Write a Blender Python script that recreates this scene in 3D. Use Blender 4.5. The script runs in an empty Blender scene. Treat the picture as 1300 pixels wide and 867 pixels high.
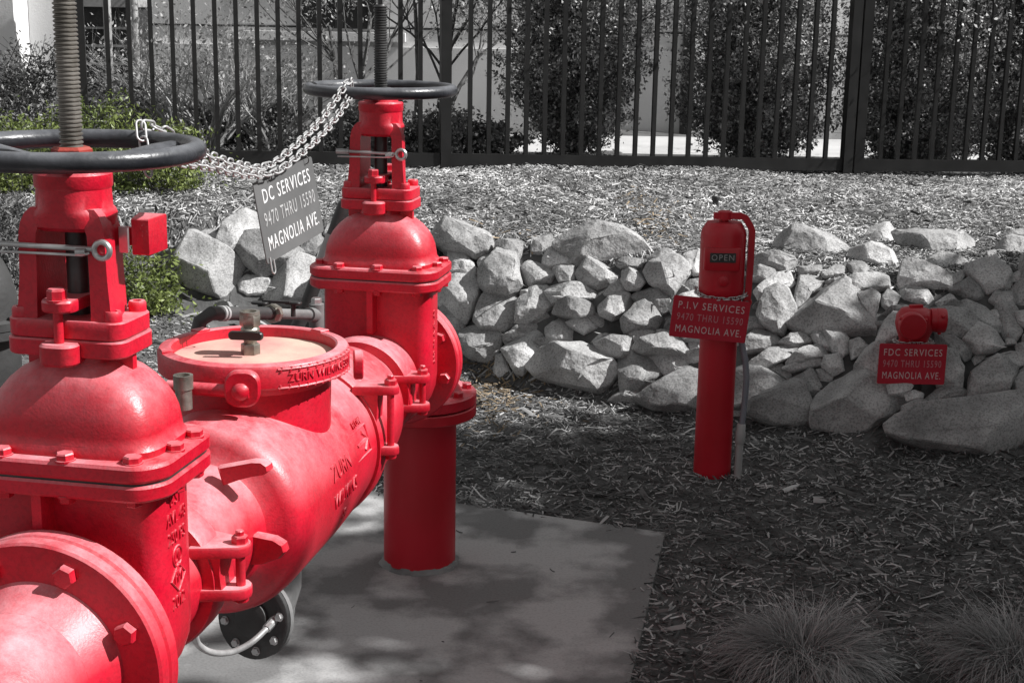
import bpy, bmesh, math, random
import numpy as np
from mathutils import Vector, Matrix, noise
from math import sin, cos, pi, radians

scene = bpy.context.scene
COL = scene.collection
random.seed(7)

# ------------------------------------------------------------------ camera
F_PX, PITCH, ROLL, CAM_H = 1851.8, 0.22957, 0.0172, 1.701
fw = Vector((0, cos(PITCH), -sin(PITCH)))
ri0 = Vector((1, 0, 0)); up0 = ri0.cross(fw)
ri = ri0 * cos(ROLL) + up0 * sin(ROLL)
up = -ri0 * sin(ROLL) + up0 * cos(ROLL)
cam_data = bpy.data.cameras.new('camera')
cam = bpy.data.objects.new('camera', cam_data)
COL.objects.link(cam)
cam_data.sensor_width = 36.0
cam_data.lens = F_PX / 1300 * 36
cam_data.clip_start = 0.05
cam_data.clip_end = 500
m = Matrix((ri, up, -fw)).transposed().to_4x4()
m.translation = (0, 0, CAM_H)
cam.matrix_world = m
scene.camera = cam

# ------------------------------------------------------------------ light
SUN_EL, SUN_AZ = radians(43), radians(-5)       # azimuth measured from +X towards +Y
sun_dir = Vector((cos(SUN_EL) * cos(SUN_AZ), cos(SUN_EL) * sin(SUN_AZ), sin(SUN_EL)))
sd = bpy.data.lights.new('sun', 'SUN')
sd.energy = 5.0
sd.angle = radians(0.5)
sd.color = (1, 0.985, 0.97)
sun = bpy.data.objects.new('sun', sd)
COL.objects.link(sun)
sun.rotation_euler = (-sun_dir).to_track_quat('-Z', 'Y').to_euler()
sun.location = sun_dir * 30

world = bpy.data.worlds.new('World')
scene.world = world
world.use_nodes = True
wn = world.node_tree.nodes; wl = world.node_tree.links
sky = wn.new('ShaderNodeTexSky')
sky.sky_type = 'NISHITA'
sky.sun_disc = False
sky.sun_elevation = SUN_EL
sky.sun_rotation = radians(90) - SUN_AZ
hs = wn.new('ShaderNodeHueSaturation')          # the picture is black and white apart from a few things
hs.inputs['Saturation'].default_value = 0.0
wl.new(sky.outputs[0], hs.inputs['Color'])
wl.new(hs.outputs[0], wn['Background'].inputs[0])
wn['Background'].inputs[1].default_value = 0.066
vs = scene.view_settings
vs.view_transform = 'Standard'; vs.look = 'None'; vs.exposure = 0.5; vs.gamma = 1.0
vs.use_curve_mapping = False
scene.render.resolution_x, scene.render.resolution_y = 1024, 682

# ------------------------------------------------------------------ pixel helpers (photo is 1300 x 867)
CAMP = Vector((0, 0, CAM_H))
def ray(x, y):
    return fw + ri * ((x - 650) / F_PX) - up * ((y - 433.5) / F_PX)
def at_y(x, y, Y):
    d = ray(x, y); return CAMP + d * (Y / d.y)
def at_z(x, y, Z):
    d = ray(x, y); return CAMP + d * ((Z - CAM_H) / d.z)

# ------------------------------------------------------------------ materials
def mat(name, c1, c2=None, rough=0.6, scale=8.0, bump=0.0, bscale=None, metal=0.0, spec=0.5,
        island=0.0, objrand=0.0, dust=None, dust_amt=0.0, detail=6.0, speck=0.0, trans=0.0, contrast=(0.35, 0.65), coat=0.0, power=0.0):
    M = bpy.data.materials.new(name); M.use_nodes = True
    nt = M.node_tree; N = nt.nodes; L = nt.links
    b = N['Principled BSDF']
    b.inputs['Roughness'].default_value = rough
    b.inputs['Metallic'].default_value = metal
    b.inputs['Specular IOR Level'].default_value = spec
    b.inputs['Coat Weight'].default_value = coat
    tc = N.new('ShaderNodeTexCoord')
    col = None
    if c2 is None:
        rgb = N.new('ShaderNodeRGB'); rgb.outputs[0].default_value = (*c1, 1); col = rgb.outputs[0]
    else:
        n = N.new('ShaderNodeTexNoise'); n.inputs['Scale'].default_value = scale; n.inputs['Detail'].default_value = detail
        L.new(tc.outputs['Object'], n.inputs['Vector'])
        r = N.new('ShaderNodeValToRGB')
        r.color_ramp.elements[0].position = contrast[0]; r.color_ramp.elements[0].color = (*c1, 1)
        r.color_ramp.elements[1].position = contrast[1]; r.color_ramp.elements[1].color = (*c2, 1)
        L.new(n.outputs[0], r.inputs[0]); col = r.outputs[0]
    def mul(colsock, valsock):
        mx = N.new('ShaderNodeMix'); mx.data_type = 'RGBA'; mx.blend_type = 'MULTIPLY'; mx.inputs[0].default_value = 1
        L.new(colsock, mx.inputs[6]); L.new(valsock, mx.inputs[7]); return mx.outputs[2]
    if island:
        g = N.new('ShaderNodeNewGeometry')
        mr = N.new('ShaderNodeMapRange'); mr.inputs[3].default_value = 1 - island; mr.inputs[4].default_value = 1 + island
        src = g.outputs['Random Per Island']
        if power:
            pw = N.new('ShaderNodeMath'); pw.operation = 'POWER'; pw.inputs[1].default_value = power
            L.new(src, pw.inputs[0]); src = pw.outputs[0]; mr.inputs[4].default_value = 1 + island * (power - 0.4)
        L.new(src, mr.inputs[0]); col = mul(col, mr.outputs[0])
    if objrand:
        g = N.new('ShaderNodeObjectInfo')
        mr = N.new('ShaderNodeMapRange'); mr.inputs[3].default_value = 1 - objrand; mr.inputs[4].default_value = 1 + objrand
        L.new(g.outputs['Random'], mr.inputs[0]); col = mul(col, mr.outputs[0])
    if speck:
        n = N.new('ShaderNodeTexNoise'); n.inputs['Scale'].default_value = 130; n.inputs['Detail'].default_value = 3
        L.new(tc.outputs['Object'], n.inputs['Vector'])
        mr = N.new('ShaderNodeMapRange'); mr.inputs[1].default_value = 0.38; mr.inputs[2].default_value = 0.52
        mr.inputs[3].default_value = 1 - speck; mr.inputs[4].default_value = 1.0
        L.new(n.outputs[0], mr.inputs[0]); col = mul(col, mr.outputs[0])
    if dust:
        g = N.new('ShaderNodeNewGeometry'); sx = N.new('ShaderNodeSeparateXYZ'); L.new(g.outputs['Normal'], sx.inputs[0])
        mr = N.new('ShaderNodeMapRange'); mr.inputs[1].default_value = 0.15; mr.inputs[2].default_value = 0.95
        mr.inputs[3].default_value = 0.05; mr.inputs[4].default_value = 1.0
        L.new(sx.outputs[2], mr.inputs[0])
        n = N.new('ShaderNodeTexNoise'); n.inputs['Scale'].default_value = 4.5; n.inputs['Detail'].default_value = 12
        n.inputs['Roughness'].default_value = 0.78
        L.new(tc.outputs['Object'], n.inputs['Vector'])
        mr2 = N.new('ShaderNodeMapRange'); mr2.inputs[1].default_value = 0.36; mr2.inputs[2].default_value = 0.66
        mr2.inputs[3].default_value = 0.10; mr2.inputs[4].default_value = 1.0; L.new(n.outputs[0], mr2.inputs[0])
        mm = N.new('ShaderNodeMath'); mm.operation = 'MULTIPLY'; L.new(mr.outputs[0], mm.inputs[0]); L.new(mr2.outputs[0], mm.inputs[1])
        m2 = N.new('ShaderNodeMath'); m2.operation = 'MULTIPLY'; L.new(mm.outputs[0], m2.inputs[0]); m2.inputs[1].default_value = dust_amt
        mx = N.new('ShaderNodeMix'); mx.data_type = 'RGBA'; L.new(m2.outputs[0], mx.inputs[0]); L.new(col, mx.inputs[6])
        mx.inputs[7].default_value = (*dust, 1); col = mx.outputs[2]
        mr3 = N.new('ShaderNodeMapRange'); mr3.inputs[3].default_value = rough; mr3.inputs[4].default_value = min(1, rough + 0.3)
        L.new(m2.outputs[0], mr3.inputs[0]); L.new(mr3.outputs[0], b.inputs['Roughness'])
    L.new(col, b.inputs['Base Color'])
    if bump:
        n = N.new('ShaderNodeTexNoise'); n.inputs['Scale'].default_value = bscale or scale * 4; n.inputs['Detail'].default_value = 6
        L.new(tc.outputs['Object'], n.inputs['Vector'])
        bp = N.new('ShaderNodeBump'); bp.inputs['Strength'].default_value = bump; bp.inputs['Distance'].default_value = 0.01
        L.new(n.outputs[0], bp.inputs['Height']); L.new(bp.outputs[0], b.inputs['Normal'])
    if trans:
        t = N.new('ShaderNodeBsdfTranslucent'); L.new(col, t.inputs[0])
        ms = N.new('ShaderNodeMixShader'); ms.inputs[0].default_value = trans
        L.new(b.outputs[0], ms.inputs[1]); L.new(t.outputs[0], ms.inputs[2])
        L.new(ms.outputs[0], N['Material Output'].inputs[0])
    return M

def g3(v): return (v, v, v)
M = {}
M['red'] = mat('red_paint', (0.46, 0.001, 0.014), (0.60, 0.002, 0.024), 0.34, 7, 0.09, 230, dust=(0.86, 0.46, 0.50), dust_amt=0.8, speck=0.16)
M['red2'] = mat('clean_red_paint', (0.40, 0.001, 0.010), (0.47, 0.002, 0.016), 0.42, 5, 0.06, 60, dust=(0.6, 0.2, 0.22), dust_amt=0.3)
M['redsign'] = mat('red_sign_plastic', (0.42, 0.004, 0.022), (0.46, 0.007, 0.028), 0.5, 4)
M['cover'] = mat('dusty_cover', (0.62, 0.24, 0.23), (0.60, 0.46, 0.37), 0.75, 7, 0.1, 80)
M['black'] = mat('black_enamel', (0.012, 0.013, 0.016), (0.035, 0.036, 0.042), 0.30, 12, 0.12, 90, dust=(0.25, 0.26, 0.28), dust_amt=0.7)
M['iron'] = mat('dark_iron', g3(0.02), g3(0.045), 0.5, 14, 0.2, 80)
M['blackpipe'] = mat('grey_painted_pipe', g3(0.03), g3(0.05), 0.5, 8, 0.15, 60, dust=g3(0.2), dust_amt=0.25)
M['stem'] = mat('greased_steel_stem', (0.16, 0.148, 0.13), (0.30, 0.28, 0.255), 0.45, 25, 0.1, 100, metal=0.6)
M['stemdark'] = mat('dark_steel_stem', g3(0.05), g3(0.10), 0.45, 25, metal=0.5)
M['steel'] = mat('galvanised_steel', g3(0.42), g3(0.62), 0.38, 30, 0.05, 120, metal=0.8)
M['chain'] = mat('galvanised_chain', g3(0.36), g3(0.52), 0.45, 30, metal=0.25)
M['brass'] = mat('weathered_bronze', (0.17, 0.16, 0.135), (0.38, 0.36, 0.32), 0.42, 25, 0.1, 90, metal=0.7)
M['greypipe'] = mat('grey_pipe', g3(0.10), g3(0.18), 0.5, 12, 0.1, 70, dust=g3(0.45), dust_amt=0.4)
M['pvc'] = mat('pvc_grey', g3(0.30), g3(0.38), 0.5, 9)
M['bluehose'] = mat('blue_grey_conduit', (0.15, 0.16, 0.19), (0.21, 0.22, 0.25), 0.5, 9)
M['darkplastic'] = mat('dark_plastic', g3(0.02), g3(0.035), 0.4, 9)
M['signgrey'] = mat('grey_sign_plastic', g3(0.10), g3(0.13), 0.5, 6)
M['white'] = mat('white_lettering', g3(0.72), None, 0.6)
M['dull'] = mat('dull_lettering', (0.62, 0.47, 0.48), None, 0.6)
M['worn'] = mat('worn_lettering', (0.52, 0.22, 0.25), None, 0.6)
M['worngrey'] = mat('worn_grey_lettering', g3(0.40), None, 0.6)
M['letterdim'] = mat('dim_lettering', g3(0.30), None, 0.6)
M['rock'] = mat('grey_granite', g3(0.22), g3(0.58), 0.92, 5, 0.95, 30, objrand=0.34, speck=0.36, detail=12, contrast=(0.3, 0.7))
M['soil'] = mat('dark_soil', g3(0.05), g3(0.12), 0.95, 6, 0.9, 30)
M['chips'] = mat('shade_toned_wood_chips', g3(0.12), g3(0.26), 0.9, 2.2, 0, island=0.62, detail=3, power=3.2)  # foreground mulch, its colour kept darker for the shade there
M['chipslit'] = mat('sun_toned_wood_chips', g3(0.17), g3(0.45), 0.9, 2.4, 0, island=0.72, detail=5, power=1.7)  # same mulch on the bank, sunlight put into a paler colour
M['chipstan'] = mat('tan_wood_chips', (0.16, 0.12, 0.075), (0.30, 0.235, 0.16), 0.9, 3, 0, island=0.6, detail=2)
M['concrete'] = mat('stained_concrete', g3(0.18), g3(0.43), 0.75, 3.6, 0.15, 90, detail=12, contrast=(0.44, 0.57), speck=0.14)
M['walk'] = mat('pale_sidewalk', g3(0.42), g3(0.52), 0.85, 3)
M['fence'] = mat('black_fence_paint', g3(0.012), g3(0.02), 0.42, 8, spec=0.4)
M['stucco'] = mat('grey_stucco', g3(0.60), g3(0.68), 0.9, 2, 0.2, 120)
M['stuccolight'] = mat('pale_stucco', g3(0.72), g3(0.78), 0.9, 2, 0.2, 120)
M['pane'] = mat('window_glass', g3(0.02), None, 0.08)
M['bark'] = mat('bark', g3(0.06), g3(0.14), 0.9, 20, 0.4, 60)
M['twig'] = mat('pale_twigs', g3(0.30), g3(0.45), 0.9, 20)
M['leafdark'] = mat('dark_leaves', g3(0.26), g3(0.48), 0.40, 3, island=0.75, trans=0.3, power=1.8)
M['leafpale'] = mat('pale_leaves', g3(0.28), g3(0.45), 0.5, 3, island=0.4, trans=0.25)
M['leafgrey'] = mat('grey_leaves', g3(0.12), g3(0.24), 0.5, 3, island=0.6, trans=0.25)
M['leafcrown'] = mat('crown_leaves', g3(0.06), g3(0.12), 0.45, 3, island=0.5)
M['leafgreen'] = mat('green_leaves', (0.11, 0.15, 0.04), (0.24, 0.29, 0.09), 0.5, 3, island=0.4, trans=0.25)
M['grass'] = mat('dry_grass', g3(0.22), g3(0.44), 0.7, 3, island=0.5, trans=0.2)

# ------------------------------------------------------------------ mesh builder
def frame(d):
    d = Vector(d).normalized()
    a = Vector((0, 0, 1)) if abs(d.z) < 0.9 else Vector((1, 0, 0))
    x = a.cross(d).normalized(); y = d.cross(x)
    return x, y, d

class MB:
    def __init__(s): s.v = []; s.f = []
    def rings(s, rings, caps=(True, True), closed=False):
        n = len(rings[0]); o = len(s.v)
        for r in rings: s.v += [tuple(p) for p in r]
        R = len(rings)
        for i in range(R if closed else R - 1):
            a = o + i * n; b = o + ((i + 1) % R) * n
            for k in range(n):
                k2 = (k + 1) % n
                s.f.append((a + k, a + k2, b + k2, b + k))
        if not closed:
            if caps[0]: s.f.append(tuple(o + k for k in range(n))[::-1])
            if caps[1]: s.f.append(tuple(o + (R - 1) * n + k for k in range(n)))
        return s
    def lathe(s, prof, o, d, n=40, caps=(True, True)):
        x, y, z = frame(d); o = Vector(o)
        rr = []
        for r, h in prof:
            rr.append([o + z * h + (x * cos(2 * pi * k / n) + y * sin(2 * pi * k / n)) * max(r, 1e-4) for k in range(n)])
        return s.rings(rr, caps)
    def cyl(s, a, b, r, n=16, r2=None, ch=0.0):
        a = Vector(a); b = Vector(b); L = (b - a).length; r2 = r if r2 is None else r2
        pr = [(r, 0), (r2, L)] if not ch else [(r - ch, 0), (r, ch), (r2, L - ch), (r2 - ch, L)]
        return s.lathe(pr, a, b - a, n)
    def tube(s, pts, r, n=10, closed=False):
        pts = [Vector(p) for p in pts]; rr = []; px = None
        N = len(pts)
        for i, p in enumerate(pts):
            if closed: t = pts[(i + 1) % N] - pts[i - 1]
            else: t = pts[min(i + 1, N - 1)] - pts[max(i - 1, 0)]
            t.normalize()
            if px is None: px = frame(t)[0]
            px = (px - t * px.dot(t))
            if px.length < 1e-6: px = frame(t)[0]
            px.normalize(); py = t.cross(px)
            rad = r[i] if isinstance(r, (list, tuple)) else r
            rr.append([p + (px * cos(2 * pi * k / n) + py * sin(2 * pi * k / n)) * rad for k in range(n)])
        return s.rings(rr, (True, True), closed)
    def torus(s, c, d, R, r, N=48, n=12):
        x, y, z = frame(d); c = Vector(c)
        return s.tube([c + (x * cos(2 * pi * k / N) + y * sin(2 * pi * k / N)) * R for k in range(N)], r, n, True)
    def prism(s, poly, z0, z1, mtx=None, ch=0.0):
        cx = sum(p[0] for p in poly) / len(poly); cy = sum(p[1] for p in poly) / len(poly)
        rad = max(math.hypot(p[0] - cx, p[1] - cy) for p in poly)
        k = 1 - ch / rad if ch else 1
        ins = [(cx + (p[0] - cx) * k, cy + (p[1] - cy) * k) for p in poly]
        if ch: sec = [(ins, z0), (poly, z0 + ch), (poly, z1 - ch), (ins, z1)]
        else: sec = [(poly, z0), (poly, z1)]
        rr = []
        for pl, z in sec:
            r = [Vector((p[0], p[1], z)) for p in pl]
            if mtx is not None: r = [mtx @ p for p in r]
            rr.append(r)
        return s.rings(rr)
    def box(s, c, h, mtx=None, ch=0.003):
        poly = [(c[0] - h[0], c[1] - h[1]), (c[0] + h[0], c[1] - h[1]), (c[0] + h[0], c[1] + h[1]), (c[0] - h[0], c[1] + h[1])]
        return s.prism(poly, c[2] - h[2], c[2] + h[2], mtx, ch)
    def build(s, name, material, parent=None, smooth=35, mtx=None):
        me = bpy.data.meshes.new(name)
        me.from_pydata(s.v, [], s.f)
        return mesh_obj(name, me, material, parent, smooth, mtx)

def mesh_obj(name, me, material, parent=None, smooth=35, mtx=None, fixn=True):
    if fixn:
        bm = bmesh.new(); bm.from_mesh(me); bmesh.ops.recalc_face_normals(bm, faces=bm.faces); bm.to_mesh(me); bm.free()
    if smooth:
        me.polygons.foreach_set('use_smooth', [True] * len(me.polygons))
        me.set_sharp_from_angle(angle=radians(smooth))
    if material and not me.materials: me.materials.append(M[material])
    return link(name, me, parent, mtx)
def link(name, me, parent=None, mtx=None):
    o = bpy.data.objects.new(name, me); COL.objects.link(o)
    if parent is not None: o.parent = parent
    if mtx is not None: o.matrix_local = mtx
    return o
def empty(name, loc=(0, 0, 0), rz=0.0):
    o = bpy.data.objects.new(name, None); COL.objects.link(o)
    o.location = loc; o.rotation_euler = (0, 0, rz); o.empty_display_size = 0.1
    return o
def tag(o, label, cat, group=None):
    o['label'] = label; o['category'] = cat
    if group: o['group'] = group
    return o
def rrect(hx, hy, r, n=5, cx=0, cy=0):
    out = []
    for sx, sy, a0 in ((1, 1, 0), (-1, 1, 90), (-1, -1, 180), (1, -1, 270)):
        for k in range(n + 1):
            a = radians(a0 + 90 * k / n)
            out.append((cx + sx * (hx - r) + r * cos(a), cy + sy * (hy - r) + r * sin(a)))
    return out
def superring(a, b, e, z, n=48, cx=0, cy=0):
    out = []
    for k in range(n):
        t = 2 * pi * k / n; c, s_ = cos(t), sin(t)
        out.append((cx + a * math.copysign(abs(c) ** (2 / e), c), cy + b * math.copysign(abs(s_) ** (2 / e), s_), z))
    return out
def smooth_path(pts, n=10):
    out = []
    for i in range(len(pts) - 1):
        p0, p1, p2, p3 = pts[max(i - 1, 0)], pts[i], pts[i + 1], pts[min(i + 2, len(pts) - 1)]
        for k in range(n):
            t = k / n
            out.append(0.5 * ((2 * p1) + (p2 - p0) * t + (2 * p0 - 5 * p1 + 4 * p2 - p3) * t * t + (3 * p1 - p0 - 3 * p2 + p3) * t ** 3))
    return out + [pts[-1]]
def text_mesh(txt, size, depth, key=''):
    """flat text as a mesh in XY, centred"""
    cu = bpy.data.curves.new('txt', 'FONT'); cu.body = txt; cu.size = size; cu.extrude = depth
    cu.align_x = 'CENTER'; cu.align_y = 'CENTER'; cu.resolution_u = 3
    cu.space_character = 1.22 if depth < 0.001 else 1.0
    ob = bpy.data.objects.new('txt', cu); COL.objects.link(ob)
    bpy.context.view_layer.update()
    me = bpy.data.meshes.new_from_object(ob.evaluated_get(bpy.context.evaluated_depsgraph_get()))
    bpy.data.objects.remove(ob); bpy.data.curves.remove(cu)
    return me
def text_obj(name, txt, size, depth, material, parent, fn, sx=1.0):
    me = text_mesh(txt, size, depth)
    for v in me.vertices: v.co = fn(v.co.x * sx, v.co.y, v.co.z)
    return mesh_obj(name, me, material, parent, 0, fixn=False)

# shared bolt meshes: hex head along +Z with washer face and a nut end
_bolts = {}
def bolt(parent, o, d, r=0.014, h=0.011, material='red', name='bolt', twist=0.0, stud=False):
    key = (round(r, 4), round(h, 4), material, stud)
    if key not in _bolts:
        b = MB()
        b.lathe([(r * 1.12, -0.002), (r * 1.12, 0.0015)], (0, 0, 0), (0, 0, 1), 18)
        hx = lambda k: [(k * r * cos(pi / 3 * i), k * r * sin(pi / 3 * i), 0) for i in range(6)]
        rr = [[(x, y, z) for x, y, _ in hx(k)] for k, z in ((1, 0.0015), (1, h * 0.82), (0.86, h))]
        b.rings(rr)
        if stud: b.lathe([(r * 0.52, h - 0.002), (r * 0.52, h + r * 0.5), (r * 0.42, h + r * 0.62)], (0, 0, 0), (0, 0, 1), 12)
        me = bpy.data.meshes.new('bolt'); me.from_pydata(b.v, [], b.f)
        bm = bmesh.new(); bm.from_mesh(me); bmesh.ops.recalc_face_normals(bm, faces=bm.faces); bm.to_mesh(me); bm.free()
        me.materials.append(M[material]); _bolts[key] = me
    x, y, z = frame(d)
    mt = Matrix((x, y, z)).transposed().to_4x4() @ Matrix.Rotation(twist, 4, 'Z'); mt.translation = Vector(o)
    return link(name, _bolts[key], parent, mt)

# ------------------------------------------------------------------ terrain
def sst(a, b, x):
    t = np.clip((np.asarray(x, float) - a) / (b - a), 0, 1); return t * t * (3 - 2 * t)
WB = np.array([(-60, 9.0), (-3.0, 6.9), (-1.6, 6.85), (-0.9, 6.8), (-0.03, 6.42), (0.62, 5.98), (1.55, 5.42), (2.2, 5.32), (3.2, 5.3), (60, 5.3)])
WW = np.array([(-3, 0.55), (0, 0.6), (1.5, 1.0), (3, 1.05)])
def height(x, y):
    x = np.asarray(x, float); y = np.asarray(y, float)
    yb = np.interp(x, WB[:, 0], WB[:, 1]); ww = np.interp(x, WW[:, 0], WW[:, 1])
    front = 0.24 * sst(-0.75, -1.7, x) * sst(4.6, 6.8, y) + 0.30 * sst(-1.6, -2.4, x) * sst(5.0, 6.8, y)
    top = 0.60 + 0.13 * sst(6.8, 8.6, y) - 0.08 * sst(0.5, 2.5, x) * sst(7.5, 9.0, y) + 0.04 * sst(-0.5, -2, x)
    top = top - 0.14 * sst(9.5, 10.6, y)
    t = sst(0, 1, (y - yb) / ww)
    h = -0.012 + front + (np.maximum(top, front) - front) * t
    return h + 0.008 * np.sin(x * 5.1 + y * 2.3) * np.cos(y * 4.3 - x) * sst(-0.3, 0.4, np.hypot(x + 0.2, y - 3.2) - 1.7)
def hit(x, y):
    d = ray(x, y); lo = 2.0
    for i in range(600):
        Y = 2 + i * 0.02; p = CAMP + d * (Y / d.y)
        if p.z < float(height(p.x, p.y)): return p
    return CAMP + d * (9 / d.y)

def axis_pts(dense0, dense1, step, lo, hi):
    a = list(np.arange(dense0, dense1, step)); k = step
    x = dense0
    left = []
    while x > lo: k *= 1.35; x -= k; left.append(x)
    x = a[-1]; k = step; right = []
    while x < hi: k *= 1.35; x += k; right.append(x)
    return np.array(left[::-1] + a + right)
gx = axis_pts(-3.4, 3.6, 0.06, -90, 90); gy = axis_pts(0.6, 9.6, 0.06, -40, 160)
GX, GY = np.meshgrid(gx, gy)
GZ = height(GX, GY)
nx, ny = len(gx), len(gy)
vv = np.stack([GX.ravel(), GY.ravel(), GZ.ravel()], 1)
ids = np.arange(nx * ny).reshape(ny, nx)
ff = np.stack([ids[:-1, :-1], ids[:-1, 1:], ids[1:, 1:], ids[1:, :-1]], -1).reshape(-1, 4)
def np_mesh(name, verts, faces):
    me = bpy.data.meshes.new(name); n = len(verts); k = faces.shape[1]
    me.vertices.add(n); me.vertices.foreach_set('co', np.ascontiguousarray(verts, np.float32).ravel())
    me.loops.add(faces.size); me.loops.foreach_set('vertex_index', np.ascontiguousarray(faces, np.int32).ravel())
    me.polygons.add(len(faces)); me.polygons.foreach_set('loop_start', np.arange(0, faces.size, k, dtype=np.int32))
    me.polygons.foreach_set('loop_total', np.full(len(faces), k, np.int32))
    me.update(calc_edges=True); me.validate()
    return me
ground = mesh_obj('ground', np_mesh('ground', vv, ff), 'soil', None, 60, fixn=False)
ground['kind'] = 'structure'

# concrete pad under the assembly
c0 = at_z(845, 675, 0); c1 = at_z(800, 867, 0); c2 = at_z(470, 622, 0)
eb = Vector((c2.x - c0.x, c2.y - c0.y, 0)).normalized(); er = Vector((c1.x - c0.x, c1.y - c0.y, 0)).normalized()
corner = Vector((c0.x, c0.y, 0))
pad_poly = [corner, corner + eb * 1.55, corner + eb * 1.55 + er * 4.2, corner + er * 4.2]
PAD = [(p.x, p.y) for p in pad_poly]
def in_pad(x, y, grow=0.0):
    dx, dy = x - corner.x, y - corner.y
    det = eb.x * er.y - eb.y * er.x
    a = (dx * er.y - dy * er.x) / det; b = (eb.x * dy - eb.y * dx) / det
    return (a > -grow) & (a < 1.55 + grow) & (b > -grow) & (b < 4.2 + grow)
pad = MB().prism(PAD, -0.12, 0.0, None, 0.006).build('concrete_pad', 'concrete', None, 20)
pad['kind'] = 'structure'

# sidewalk beyond the fence
wk = MB()
wk.box((0.8, 11.9, 0.535), (9, 0.75, 0.045), None, 0.004)
wk.build('sidewalk', 'walk', None, 0)['kind'] = 'structure'

# ------------------------------------------------------------------ backflow assembly
ANG = math.atan2(0.31919, 1.63673)              # flow axis, clockwise from +Y
dev = empty('backflow_preventer', (-0.67314, 2.21959, 0), -ANG)
tag(dev, 'red double check backflow assembly with two handwheel gate valves on concrete pad', 'backflow preventer')
L0 = 1.6676; ZC = 0.705
dev_m = Matrix.Translation(dev.location) @ Matrix.Rotation(-ANG, 4, 'Z')
dev_i = dev_m.inverted()
def loc(p): return dev_i @ Vector(p)

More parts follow.
